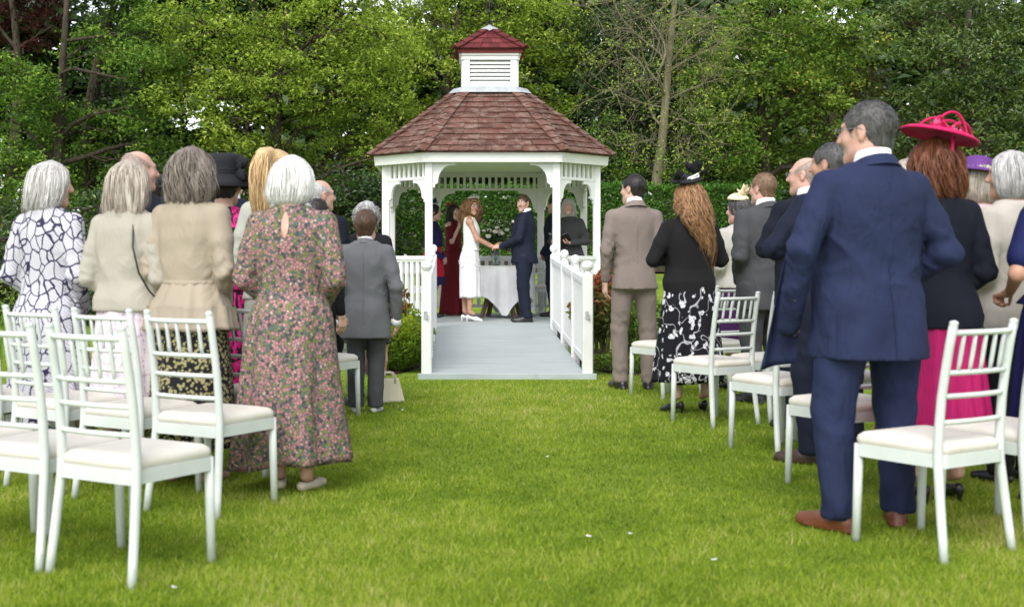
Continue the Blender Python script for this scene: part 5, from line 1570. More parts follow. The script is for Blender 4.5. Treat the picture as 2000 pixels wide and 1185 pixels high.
Q = Q + [[n_ + a for a in q[::-1]] for q in Q] + [[i * nu + nu - 1, n_ + i * nu + nu - 1, n_ + (i + 1) * nu + nu - 1, (i + 1) * nu + nu - 1] for i in range(nv - 1)] + [[(nv - 1) * nu + j, (nv - 1) * nu + j + 1, n_ + (nv - 1) * nu + j + 1, n_ + (nv - 1) * nu + j] for j in range(nu - 1)]
p['put']('jacket_front', V, np.array(Q), BLUE)
g = G()
for k in range(3): g.lathe([(.001, .004), (.006, .003), (.0075, 0), (.001, -.001)], 10, (0, 0, 0))
A_ = p['AL']; d = A_[2] - A_[1]; d /= np.linalg.norm(d)
for k in range(3):
    g = G(); c = A_[2] - d * (.045 + .022 * k) + np.array([-.022, -.046, 0]); g.ell = None
    g.lathe([(.0005, .006), (.006, .004), (.008, 0), (.0005, -.004)], 10); V = np.concatenate(g.V) @ rotx(R(90)).T + c
    p['put']('cuff_button', V, np.concatenate(g.F[4]), plain('horn_button', (.06, .045, .02), .4) if k == 0 and 'horn_button' not in bpy.data.materials else bpy.data.materials['horn_button'])
p = person('woman in fuchsia looped hat with navy jacket and fuchsia skirt', (2.28, 5.82), 10, 1.70, 1.12, True, .2, (14, 2, 0), 'front', 'front',
    dict(name='navy_jacket', mat=DNAVY, hem=.845, off=.026, sr=1.12, hx=.215, hy=.175, fold=.002), skirt(P_FU, [(.32, 0, 0, .275, .235), (.6, 0, -.01, .235, .20), (.85, 0, -.02, .205, .168), (1.0, 0, -.01, .175, .14)], .32, pleats=16, amp=.015, ampw=.35), ('fullbob', 'auburn'), ('heel', SHOEBLK), SKIN2, seed=21)
jacket_collar(p, DNAVY, 1.505, .080)
tilt = rotx(R(4)) @ roty(R(13))
g = G(); g.lathe([(.001, .020), (.06, .026), (.12, .020), (.165, .016), (.186, .004), (.184, -.006), (.160, .006), (.11, .008), (.05, .010), (.001, .008)], 44); V = np.concatenate(g.V) @ tilt.T + np.array([.015, -.02, .145])
hat = p['put']('fuchsia_hat', p['toW'](V), np.concatenate(g.F[4]), HATPINK)
lp = [((-.06, -.03), (.10, -.05), .105), ((-.02, .02), (.13, -.02), .07), ((.02, -.06), (.19, .0), .075), ((-.11, 0), (-.02, -.05), .05), ((.0, .04), (.17, .05), .05), ((-.08, -.06), (-.045, -.02), .06)]
for k, (a, b, hh) in enumerate(lp):
    g = G(); pts = []
    for t_ in np.linspace(0, 1, 15):
        pts.append((a[0] + (b[0] - a[0]) * t_ - .03 * math.cos(math.pi * t_), a[1] + (b[1] - a[1]) * t_, .02 + hh * math.sin(math.pi * t_)))
    g.tube(pts, .0062, 6); V = (np.concatenate(g.V) * np.array([1, 1, 1])) @ tilt.T + np.array([.015, -.02, .145])
    p['put']('hat_loop', p['toW'](V), np.concatenate(g.F[4]), HATPINK, hat)
for k, (a, b) in enumerate(((-.10, -.06), (.03, -.05), (.10, -.03), (.15, .02))):
    petal_blob(p['put'], lambda q: p['toW'](q @ tilt.T + np.array([.015, -.02, .145])), 'hat_flower', (a, b, .025), .035, 9, SHPINK, 50 + k, hat)
g = G(); g.tube([(.0, -.120, .135), (-.012, -.128, .08), (-.018, -.130, .02), (-.024, -.124, -.03)], [.009, .008, .007, .005], 6); head_geo(p, g, 'hat_ribbon', HATPINK, hat)
p = person('woman with bare forearm in royal navy short sleeved dress beside the fuchsia skirt', (2.84, 5.72), 12, 1.665, 1.15, True, .2, (20, 0, 0), 'front', ((.30, -.06, 1.13), (.17, .17, 1.035), (.1, .9, -.2), (0, -.1, -1), 1.35),
    dict(name='dress_bodice', mat=ROYAL, hem=.98, off=.024, sleeve='short', sr=1.2, waist=(1.04, .165, .135)), skirt(ROYAL, [(.32, 0, 0, .25, .21), (.7, 0, -.01, .225, .19), (.92, 0, -.02, .21, .172), (1.04, 0, 0, .165, .135)], .32, pleats=10, amp=.014), ('bob', 'silver'), ('flat', SHOEBLK), SKIN3, seed=22)
p = person('young man with dark hair in taupe suit beside the gazebo bed', (1.575, 10.72), 6, 1.865, .93, False, 0, (42, 0, 0), 'front', 'down', suit(TAUPE, .815, off=.020, hx=.192, hy=.148), trousers(TAUPE, leg=1.05), ('short', 'dark'), ('dress', SHOEBLK), SKIN, seed=23, collar=(SHIRT, 1.552, .064), stance=(.12, .0, .11, .02))
jacket_collar(p, TAUPE, 1.518, .080)
p = person('woman with long wavy copper hair, black knit top, floral skirt and black fascinator', (1.75, 9.12), 16, 1.70, 1.16, True, .2, (32, -2, 0), 'folded', 'folded',
    dict(name='black_sweater', mat=BLACKK, hem=.90, off=.024, sr=1.14, hx=.188, hy=.160, fold=.003), skirt(P_BW, [(.235, 0, 0, .275, .225), (.55, 0, -.01, .238, .20), (.85, 0, -.02, .208, .172), (1.0, 0, -.01, .175, .14)], .235, pleats=9, amp=.014), ('long', 'copper'), ('heel', SHOEBLK), SKIN, seed=24, stance=(.13, .02, .13, -.03), foot_splay=.35)
g = G(); g.lathe([(.001, .026), (.06, .026), (.100, .014), (.125, -.004), (.120, -.008), (.001, .0)], 26); tl = rotx(R(8)) @ roty(R(-16)); V = np.concatenate(g.V) @ tl.T + np.array([-.01, .005, .150])
fa = p['put']('black_fascinator', p['toW'](V), np.concatenate(g.F[4]), HATBLK)
g = G(); g.tube([(-.075, -.05, .025), (0, -.075, .035), (.075, -.05, .028)], .009, 8); g.tube([(-.06, -.065, .018), (.02, -.085, .02), (.07, -.06, .018)], .006, 8)
p['put']('bead_trim', p['toW'](np.concatenate(g.V) @ tl.T + np.array([-.01, -.005, .148])), np.concatenate(g.F[4]), PEARL, fa)
petal_blob(p['put'], p['toW'], 'feather', (.07, -.02, .185), .11, 14, HATBLK, 9, fa)
petal_blob(p['put'], p['toW'], 'feather', (-.11, .0, .135), .08, 9, HATBLK, 10, fa)
p = person('older woman in cream petal fascinator and silver shawl left of the grey suit', (2.50, 10.75), 18, 1.67, 1.1, True, .2, (30, 0, 0), 'front', 'front',
    dict(name='shawl_top', mat=LTGREY, hem=.92, off=.03, sr=1.15), skirt(PURPLE, [(.4, 0, 0, .23, .19), (.9, 0, -.02, .20, .16), (1.0, 0, -.01, .175, .14)], .4, pleats=8, amp=.01), ('crop', 'grey'), ('flat', SHOEBLK), SKIN2, vox=.016, seed=25)
g = G(); g.lathe([(.001, .045), (.04, .042), (.075, .025), (.095, .002), (.10, -.012), (.094, -.010), (.001, .005)], 26); tl = rotx(R(6)) @ roty(R(-6)); V = np.concatenate(g.V) @ tl.T + np.array([0, .0, .115])
fa = p['put']('cream_fascinator', p['toW'](V), np.concatenate(g.F[4]), HATCR)
petal_blob(p['put'], p['toW'], 'fascinator_flower', (.035, -.03, .16), .08, 13, HATCR, 31, fa); petal_blob(p['put'], p['toW'], 'fascinator_flower', (-.04, -.05, .13), .06, 12, HATCR, 32, fa)
p = person('man with ginger brown hair in charcoal grey suit', (2.455, 9.72), 22, 1.81, 1.12, False, .3, (16, 2, 0), 'front', 'front', suit(DGREY, .71, sr=1.08, hx=.22, hy=.175, fold=.0065), trousers(DGREY), ('short', 'ginger'), ('dress', SHOEBLK), SKIN2, seed=26, collar=(SHIRT, 1.548, .067))
jacket_collar(p, DGREY, 1.515, .083)
p = person('bald man with thin spectacles and dark suit looking towards the gazebo', (2.36, 8.22), 20, 1.815, 1.08, False, .3, (38, 0, 0), 'folded', 'folded', suit(DNAVY, .80), trousers(DNAVY), ('fringe', 'stubble'), ('dress', SHOEBLK), SKIN2, seed=27, collar=(SHIRT, 1.548, .067), glasses=METALF)
p = person('dark haired man in dark navy suit and brown shoes with arms folded', (2.13, 6.92), 24, 1.79, 1.10, False, .3, (24, 0, 0), 'folded', ((.36, .02, 1.17), (.02, .25, 1.18), (-1, 0, .1), (0, -1, 0), .5), suit(NAVY, .80), trousers(NAVY), ('short', 'grey'), ('dress', DBROWN), SKIN3, seed=28, collar=(SHIRT, 1.548, .067), stance=(.14, .02, .16, .0), foot_splay=.6)
p = person('fair haired woman with glasses glimpsed left of the fuchsia hat', (2.60, 7.0), 20, 1.70, 1.0, True, 0, (30, 0, 0), 'front', 'front', dict(name='jacket', mat=BLACK, hem=.88, off=.02), skirt(BLACK, [(.4, 0, 0, .21, .18), (.9, 0, -.02, .19, .15), (1.0, 0, -.01, .165, .13)], .4), ('bob', 'ash'), ('flat', SHOEBLK), SKIN2, vox=.016, seed=29, glasses=GLASSF)
p = person('woman in purple hat and pale pink top with ash blonde hair', (3.06, 7.2), 18, 1.71, 1.05, True, .1, (14, 0, 0), 'front', 'front', dict(name='pink_top', mat=PINKT, hem=.88, off=.022), skirt(PINKT, [(.4, 0, 0, .22, .18), (.9, 0, -.02, .19, .15), (1.0, 0, -.01, .165, .13)], .4), ('bob', 'ash'), ('flat', NUDE), SKIN, vox=.016, seed=30)
g = G(); g.lathe([(.001, .145), (.05, .14), (.082, .125), (.096, .09), (.10, .06), (.125, .045), (.165, .035), (.185, .022), (.182, .016), (.14, .030), (.10, .042)], 40, (0, 0, 0)); tl = roty(R(14)); V = np.concatenate(g.V) @ tl.T + np.array([.0, -.015, .01])
hat = p['put']('purple_hat', p['toW'](V), np.concatenate(g.F[4]), HATPUR)
for k, q in enumerate(((.06, -.07, .09), (.10, -.05, .07), (.08, -.02, .12), (.11, -.09, .05))): petal_blob(p['put'], p['toW'], 'hat_flower', q, .038, 12, LILAC, 60 + k, hat)
p = person('woman with short grey hair in oatmeal linen jacket', (2.87, 6.32), 22, 1.685, 1.08, True, .1, (30, 0, 0), 'front', 'front', dict(name='linen_jacket', mat=LINEN, hem=.82, off=.028, sr=1.15, fold=.005), trousers(BLACK), ('bob', 'greysoft'), ('flat', SHOEBLK), SKIN3, seed=31)

# ================================================================== in the gazebo
p = person('bride in white midi dress with long curly hair and tiara holding hands with groom', (.245, 16.72), -94, 1.675, .98, True, 0, (-60, -2, 0),
    ((.20, .10, 1.165), (.120, .300, 1.055), (-.25, .9, .0), (-.7, 0, .7), .7), ((.19, .11, 1.165), (.075, .315, 1.06), (-.1, 1, .0), (-.6, 0, .7), .7),
    dict(name='dress_bodice', mat=WED, hem=1.0, off=.010, sleeve='none', neck=1.44, waist=(1.09, .138, .108), hx=.165, hy=.13, fold=.001, nr=.075), skirt(WED, [(.335, 0, -.015, .140, .150), (.6, 0, -.015, .152, .152), (.9, 0, -.022, .168, .142), (1.0, 0, -.01, .152, .122), (1.06, 0, 0, .142, .11)], .335, pleats=7, amp=.006),
    ('bride', 'bridecurl'), ('heel', WSHOE), SKIN3, face=True, seed=40, z=HP, stance=(.07, .02, .06, -.06), glasses=METALF)
bride = p
for k in range(22):   # ribbon bows sewn on the skirt
    r_ = random.Random(k); a = r_.uniform(0, 6.28); zz = r_.uniform(.42, .95)
    g = G(); kk = np.interp(zz, [.335, .6, .9], [.142, .154, .170]); c = np.array([kk * math.cos(a), -.018 + .150 * math.sin(a), zz]); n_ = np.array([math.cos(a), math.sin(a), 0]); u = np.array([-math.sin(a), math.cos(a), 0])
    for s_ in (-1, 1):
        g.add([c, c + u * s_ * .030 + n_ * .010 + [0, 0, .014], c + u * s_ * .034 + n_ * .008 + [0, 0, -.010], c + n_ * .008 + [0, 0, -.045], c + u * s_ * .018 + n_ * .006 + [0, 0, -.05]], [[[0, 1, 2], [0, 3, 4]]])
    p['put']('dress_bow', np.concatenate(g.V), np.concatenate(g.F[3]), WED)
g = G(); 
for k in range(11):
    a = math.pi * (.12 + .76 * k / 10); hh = .022 + .028 * math.sin(math.pi * k / 10)
    b = np.array([.090 * math.cos(a), .02 + .055 * math.sin(a), .135 - .01 * abs(k - 5) * .5])
    g.tube([b, b + np.array([.3 * b[0] * .3, .01, hh])], [.004, .001], 5)
g.tube([(.092 * math.cos(a), .02 + .055 * math.sin(a), .132 - .012 * abs(math.cos(a))) for a in np.linspace(.2, 2.94, 12)], .004, 6)
head_geo(p, g, 'tiara', PEARL)
p = person('groom in navy suit with white buttonhole looking over his shoulder', (.955, 16.58), 80, 1.715, 1.12, False, .55, (76, -2, 0),
    ((.235, .04, 1.145), (.120, .290, 1.035), (-.25, .9, .05), (-.7, 0, -.7), .6), ((.24, .04, 1.145), (.135, .300, 1.035), (-.3, .9, .05), (-.7, 0, -.7), .6), suit(GROOM, .80, sr=1.05, hx=.205, hy=.185), trousers(GROOM, leg=.95), ('short', 'brown'), ('dress', SHOEBLK), SKIN2, face=True, seed=41, z=HP, collar=(SHIRT, 1.548, .068), stance=(.10, .02, .09, -.03))
jacket_collar(p, GROOM, 1.515, .083)
petal_blob(p['put'], lambda q: q, 'buttonhole_rose', (-.11, .135, 1.36), .035, 16, PEARL, 71)
g = G(); g.ell = None
gb = Grid((-.08, .02, -.13), (.08, .11, -.02), .006); gb.ell((0, .052, -.088), (.046, .040, .034), 0); gb.cut(ell_fn(np.array((0, .10, -.056)), np.array((.024, .03, .012))), k=.004)
V, Q = gb.net(); p['put']('beard', p['toW'](V * np.array([1, 1.02, 1])), Q, HAIRS['stubble'])
p = person('bridesmaid in indigo bolero and red dress with indigo hem', (-.285, 17.85), -100, 1.63, 1.02, True, .1, (10, 0, 0), 'front', 'front', dict(name='bolero', mat=INDIGO, hem=1.10, off=.022, sr=1.1), skirt(RED, [(.62, 0, -.01, .215, .185), (.8, 0, -.015, .205, .172), (.95, 0, -.02, .19, .155), (1.08, 0, 0, .148, .118), (1.18, 0, 0, .15, .12)], .50, pleats=8, amp=.006), ('updo', 'dark'), ('flat', SHOEBLK), SKIN2, seed=42, z=HP)
V, Q = skirt_mesh(dense([(.50, 0, -.01, .222, .192), (.56, 0, -.01, .220, .190), (.635, 0, -.01, .217, .187)]), 8, .006, 0, 42, nz=6, ampw=1); p['put']('dress_hem', V, Q, INDIGO)
petal_blob(p['put'], p['toW'], 'fascinator', (.05, .0, .15), .075, 16, plain('navy_fascinator', (.010, .018, .05), .6), 73)
p = person('bridesmaid in long burgundy dress with red hair flower, hand at her mouth', (.0, 18.42), -115, 1.655, .95, True, 0, (-25, 0, 0), ((.22, .07, 1.16), (.10, .16, 1.43), (-.25, -.05, 1), (-.3, -.9, 0), .9), ((.21, .0, 1.14), (.08, .20, 1.09), (-.8, .3, -.3), (-.3, -.9, 0), .6), dict(name='dress_bodice', mat=BURG, hem=1.0, off=.014, sleeve='short', sr=1.0, waist=(1.08, .14, .112)), skirt(BURG, [(.03, 0, -.01, .235, .21), (.4, 0, -.01, .200, .175), (.75, 0, -.015, .185, .155), (.92, 0, -.02, .182, .145), (1.03, 0, 0, .145, .115)], .06, pleats=8, amp=.010), ('shoulder', 'dark'), ('flat', NUDE), SKIN, face=True, seed=43, z=HP)
petal_blob(p['put'], p['toW'], 'hair_flower', (.085, -.01, .10), .05, 16, plain('red_flower', (.55, .012, .02), .6), 74)
V, Q = skirt_mesh(dense([(.58, -.10, -.03, .115, .12), (.9, -.10, -.03, .12, .12), (1.1, -.10, -.03, .10, .10)]), 6, .012, 0, 44, nz=12); p['put']('cream_shawl', V, Q, LINEN)
p = person('man in dark navy suit half hidden by the gazebo post', (1.50, 18.05), 60, 1.76, 1.05, False, .1, (0, 0, 0), 'front', 'front', suit(NAVY), trousers(NAVY), ('short', 'dark'), ('dress', SHOEBLK), SKIN2, vox=.016, seed=45, z=HP, collar=SHC)
p = person('officiant with long grey hair in charcoal cardigan reading from open book', (1.62, 17.25), 150, 1.685, 1.16, True, .4, (18, 4, 0), ((.27, -.02, 1.135), (.145, .235, 1.105), (-.75, .5, .1), (-.2, -.2, 1), .75), ((.27, -.02, 1.135), (.145, .235, 1.105), (-.75, .5, .1), (-.2, -.2, 1), .75), dict(name='cardigan', mat=CHAR, hem=.78, off=.028, sr=1.2, hx=.225, hy=.19), skirt(CHAR, [(.25, 0, 0, .22, .19), (.9, 0, -.02, .20, .17), (1.0, 0, -.01, .175, .15)], .25), ('shoulder', 'greysoft'), ('flat', SHOEBLK), SKIN2, face=True, seed=46, z=HP, glasses=METALF)
g = G(); g.tube([(.062 * math.cos(a), .01 + .075 * math.sin(a), 1.44 + .03 * (1 - math.sin(a))) for a in np.linspace(.0, 3.14, 22)], .006, 6); p['put']('pearl_necklace', np.concatenate(g.V), np.concatenate(g.F[4]), PEARL)
offi = p
# ================================================================== props
BLKB = plain('black_book_cover', (.012, .012, .014), .45, .4); PAPER = plain('paper', (.78, .77, .74), .7, .2)
s = offi['s']; M = Matrix.Translation(offi['P'].location) @ Matrix.Rotation(offi['P'].rotation_euler[2], 4, 'Z')
bk = empty('open_book', M @ Vector((0, .31 * s, 1.125 * s)), offi['P'].rotation_euler[2], 'open black folder with white pages held by the officiant', 'book')
bk.rotation_euler = (R(38), 0, offi['P'].rotation_euler[2])
for sd in (-1, 1):
    ca, sa = math.cos(R(22)), math.sin(R(22))
    def q(u, v, t): return (sd * (u * ca) , v, u * sa + t)
    for nm, w_, h_, t0, t1, m_ in (('cover', .165, .235, -.003, .002, BLKB), ('pages', .152, .22, .0025, .012, PAPER)):
        P = [q(.002, -h_ / 2, t0), q(w_, -h_ / 2, t0), q(w_, h_ / 2, t0), q(.002, h_ / 2, t0)]
        P2 = [q(.002, -h_ / 2, t1), q(w_, -h_ / 2, t1), q(w_, h_ / 2, t1), q(.002, h_ / 2, t1)]
        if sd < 0: P, P2 = P[::-1], P2[::-1]
        g = G(); g.hexa(P + P2); g.build(nm, m_, bk)

# table with cloth
TX, TY, TZ_ = .70, 17.95, HP
OAK = plain('dark_oak', (.19, .13, .085), .6, .3, 0, .3, 8)
tb = empty('round_table', (TX, TY, TZ_), 0, 'small round table with splayed wooden legs under the white cloth', 'table')
g = G(); g.lathe([(.001, .70), (.40, .70), (.41, .715), (.41, .735), (.40, .742), (.001, .742)], 36); g.build('table_top', OAK, tb, False)
for k in range(4):
    a = k * math.pi / 2 + .55; g = G(); g.beam((.08 * math.cos(a), .08 * math.sin(a), .70), (.34 * math.cos(a), .34 * math.sin(a), .0), .06, .045); g.build('leg', OAK, tb)
CLOTH = fabric('white_tablecloth', (.84, .84, .86), .8, .2)
nA, nR = 120, 22; V = []
for j in range(nR):
    for i in range(nA):
        a = i * 2 * math.pi / nA + .35
        t = j / (nR - 1)
        # square cloth: distance from centre to the edge of the square in this direction
        L = .86 / max(abs(math.cos(a - .35 - .5)), abs(math.sin(a - .35 - .5)))
        L = min(L, 1.13); d = L * t
        if d <= .415: r_, z_ = d, .748
        else:
            e = d - .415; fold = (.028 * math.sin(9 * a) + .016 * math.sin(17 * a + 1)) * min(1, e / .25)
            r_, z_ = .418 + .05 * min(1, e / .3) + fold + .05 * (L - .86), .748 - e * .99
        V.append((r_ * math.cos(a), r_ * math.sin(a), z_))
Q = [[j * nA + i, j * nA + (i + 1) % nA, (j + 1) * nA + (i + 1) % nA, (j + 1) * nA + i] for j in range(nR - 1) for i in range(nA)]
o = link('tablecloth', mk_mesh('tablecloth', V, np.array(Q)[:, ::-1].copy()), CLOTH); o.location = (TX, TY, TZ_)
tag(o, 'white square tablecloth hanging in points over the round table', 'tablecloth')
# vase and flowers
def glass_mat():
    t = NT('vase_glass', .05, .5); t.b.inputs['Transmission Weight'].default_value = .9; t.color((.75, .85, .82)); return t.m
g = G(); g.lathe([(.001, .0), (.055, .0), (.060, .01), (.056, .10), (.062, .22), (.058, .22), (.052, .10), (.050, .02), (.001, .015)], 24)
vz = g.build('glass_vase', glass_mat(), None, True); vz.location = (.61, 17.72, HP + .748); tag(vz, 'clear glass vase on the white tablecloth', 'vase')
bq = empty('flower_arrangement', (.61, 17.72, HP + .748), 0, 'arrangement of cream roses and small white flowers in the glass vase', 'flowers')
LEAFD = leaf_mat('bouquet_leaf', [(0, (.02, .045, .02)), (1, (.06, .11, .045))])
r_ = np.random.default_rng(8)
ROSE = plain('cream_rose', (.80, .76, .62), .6, .2)
for k in range(13):
    a = r_.uniform(0, 6.28); rr = r_.uniform(.02, .20); c = np.array([rr * math.cos(a) * 1.15, -abs(rr * math.sin(a)) * .9, .44 + .10 * (1 - rr / .2) + r_.uniform(-.05, .05)])
    g = G(); R0 = r_.uniform(.032, .048)
    g.lathe([(.001, -.7 * R0), (.6 * R0, -.55 * R0), (.95 * R0, 0), (.9 * R0, .4 * R0), (.7 * R0, .55 * R0), (.62 * R0, .2 * R0), (.5 * R0, .55 * R0), (.3 * R0, .62 * R0), (.2 * R0, .3 * R0), (.001, .5 * R0)], 10, c)
    f = g.build('rose', ROSE, bq, True)
    g = G(); g.tube([(0, 0, .03), (c[0] * .3, c[1] * .3, .2), c - [0, 0, .02]], .004, 5); g.build('stem', LEAFD, bq, True)
def leaf_cloud(n, cfn, size, r_, up=.5, aspect=.45):
    """many folded leaves: returns V (n*4), F, rnd"""
    C = cfn(n); a = r_.uniform(0, 6.283, n); el = r_.normal(0, .5, n)
    d = np.stack([np.cos(a) * np.cos(el), np.sin(a) * np.cos(el), np.sin(el) - .25], -1)
    d /= np.linalg.norm(d, axis=1)[:, None]
    nn = np.stack([r_.normal(0, .6, n), r_.normal(0, .6, n) - .25, np.full(n, up * 2)], -1); nn -= d * (nn * d).sum(1)[:, None]; nn /= np.linalg.norm(nn, axis=1)[:, None] + 1e-6
    u = np.cross(d, nn); L = (size * r_.uniform(.6, 1.25, n))[:, None]
    V = np.empty((n, 4, 3)); V[:, 0] = C - d * L * .5; V[:, 1] = C + u * L * aspect * .5 + nn * L * .09; V[:, 2] = C + d * L * .5 - nn * L * .08; V[:, 3] = C - u * L * aspect * .5 + nn * L * .09
    b = np.arange(n)[:, None] * 4
    F = np.concatenate([b + [0, 1, 2], b + [0, 2, 3]], 1).reshape(-1, 3)
    return V.reshape(-1, 3), F
def leaf_obj(name, V, F, rnd, mat, parent):
    me = mk_mesh(name, V, F, False); at = me.attributes.new('rnd', 'FLOAT', 'FACE')
    at.data.foreach_set('value', np.repeat(rnd, 2).astype(np.float32)); return link(name, me, mat, parent)
V, F = leaf_cloud(420, lambda n: np.stack([r_.normal(0, .11, n), r_.normal(0, .08, n), r_.uniform(.24, .56, n)], -1), .06, r_)
o = leaf_obj('foliage', V, F, r_.uniform(0, 1, 420), LEAFD, bq); o['kind'] = 'stuff'
V, F = leaf_cloud(160, lambda n: np.stack([r_.normal(0, .13, n), r_.normal(0, .09, n), r_.uniform(.42, .66, n)], -1), .022, r_)
me = mk_mesh('small_flowers', V, F, False); o = link('small_flowers', me, PEARL, bq); o['kind'] = 'stuff'

# handbag on the grass
BAG = plain('cream_leather', (.66, .60, .46), .5, .3, 0, .1, 10, .2, 40)
hb = empty('handbag', (-.515, 9.75, 0), R(20), 'cream leather handbag standing on the grass beside the boy', 'bag')
g = G(); P = [(-.15, -.055, 0), (.15, -.055, 0), (.15, .055, 0), (-.15, .055, 0), (-.10, -.02, .21), (.10, -.02, .21), (.10, .02, .21), (-.10, .02, .21)]
g.hexa([(a * .85, b, c * .9) for a, b, c in P]); bo = g.build('bag_body', BAG, hb); m_ = bo.modifiers.new('bevel', 'BEVEL'); m_.width = .012; m_.segments = 2
for sd in (-1, 1):
    g = G(); g.tube([(-.05, sd * .026, .15), (-.05, sd * .03, .205), (-.03, sd * .032, .235), (.03, sd * .032, .235), (.05, sd * .03, .205), (.05, sd * .026, .15)], .007, 7); g.build('bag_handle', BAG, hb, True)
# ================================================================== trees and planting
BARK = None
def bark_mat(name, c0, c1):
    t = NT(name, .9, .1)
    f = t.noise(6, 6, .65, .5, t.co((3, 3, .5)))
    t.color(t.ramp(f, [(.3, c0), (.7, c1)])); t.bump(f, .6, .03); return t.m
BARK = bark_mat('dark_bark', (.022, .018, .013), (.085, .070, .052)); BARKL = bark_mat('pale_bark', (.11, .10, .06), (.25, .225, .15))
LG = {
 'oak': leaf_mat('leaf_yellow_green', [(0, (0.076, 0.128, 0.0178)), (.35, (0.174, 0.255, 0.0294)), (.7, (0.297, 0.384, 0.0530)), (1, (0.446, 0.512, 0.1178))], .6, .28),
 'mid': leaf_mat('leaf_mid_green', [(0, (0.043, 0.098, 0.0176)), (.4, (0.111, 0.204, 0.0301)), (.75, (0.200, 0.310, 0.0502)), (1, (0.319, 0.408, 0.0877))], .6, .28),
 'syc': leaf_mat('leaf_sycamore', [(0, (0.061, 0.119, 0.0223)), (.4, (0.142, 0.229, 0.0373)), (.75, (0.242, 0.337, 0.0621)), (.94, (0.385, 0.440, 0.0994)), (1, (0.606, 0.496, 0.1242))], .6, .28),
 'dark': leaf_mat('leaf_dark_green', [(0, (0.013, 0.031, 0.0075)), (.5, (0.031, 0.069, 0.0125)), (.85, (0.066, 0.115, 0.0200)), (1, (0.117, 0.166, 0.0325))], .35, .2, .5),
 'ever': leaf_mat('leaf_glossy_evergreen', [(0, (0.025, 0.055, 0.0108)), (.45, (0.070, 0.121, 0.0203)), (.8, (0.140, 0.194, 0.0351)), (1, (0.264, 0.283, 0.0675))], .38, .2, .5),
 'yew': leaf_mat('leaf_olive_yew', [(0, (0.026, 0.034, 0.0072)), (.6, (0.060, 0.066, 0.0144)), (1, (0.102, 0.102, 0.0240))], .7, .2),
 'copper': leaf_mat('leaf_copper', [(0, (.018, .006, .008)), (.6, (.055, .014, .017)), (1, (.11, .035, .03))], .6, .35),
 'hedge': leaf_mat('leaf_hedge', [(0, (0.029, 0.079, 0.0123)), (.5, (0.074, 0.185, 0.0211)), (.85, (0.131, 0.290, 0.0316)), (1, (0.211, 0.386, 0.0527))], .45, .3, .4),
 'euph': leaf_mat('leaf_euphorbia', [(0, (.06, .12, .012)), (.5, (.14, .23, .02)), (.8, (.27, .34, .03)), (1, (.42, .43, .03))], .5, .4),
 'redl': leaf_mat('leaf_red_young', [(0, (.05, .10, .02)), (.45, (.10, .13, .03)), (.65, (.20, .10, .04)), (.8, (.30, .07, .04)), (1, (.42, .13, .08))], .45, .35),
}
def curve_pts(a, b, n, sag, r_, up=0.0):
    a, b = np.array(a, float), np.array(b, float); t = np.linspace(0, 1, n)[:, None]
    L = np.linalg.norm(b - a); o = r_.normal(0, sag * L, 3); o2 = r_.normal(0, sag * L * .5, 3)
    return a + (b - a) * t + o * np.sin(math.pi * t) + o2 * np.sin(2 * math.pi * t) + np.array([0, 0, up * L]) * np.sin(math.pi * t)
def lobes_leaves(lobes, dens, size, r_, aspect=.5, shell=.5, per=66, crad=.235, up=.5):
    Vs, Fs, Rs, n0 = [], [], [], 0
    for (c, rx, ry, rz) in lobes:
        nc = max(4, int(dens * (rx * rz) ** .95 * 27))
        d = r_.normal(size=(nc, 3)); d /= np.linalg.norm(d, axis=1)[:, None]
        rad = r_.uniform(shell ** 2, 1.0, nc) ** .5
        C = np.array(c) + d * rad[:, None] * np.array([rx, ry, rz])
        n = nc * per
        off = r_.normal(size=(n, 3)) * np.array([crad, crad, crad * .40]); off[:, 2] -= .35 * crad * ((off[:, 0] ** 2 + off[:, 1] ** 2) / crad ** 2) ** .5
        CC = np.repeat(C, per, 0) + off
        V, F = leaf_cloud(n, lambda m: CC, size * 1.02, r_, up, aspect)
        cl = np.repeat(r_.normal(0, .16, nc), per)
        Rs.append(np.clip(.42 + cl + r_.normal(0, .2, n), 0, 1)); Vs.append(V); Fs.append(F + n0); n0 += len(V)
    return np.concatenate(Vs), np.concatenate(Fs), np.concatenate(Rs)
def plobes(L, Y, r_, dy=1.2, sy=.8):
    out = []
    for (x, y, r) in L:
        c = px(x, y, Y); k = r * Y / 2400
        out.append((np.array([c.x, Y + r_.uniform(-dy, dy), c.z]), k * 1.1, k * sy, k * .85))
    return out
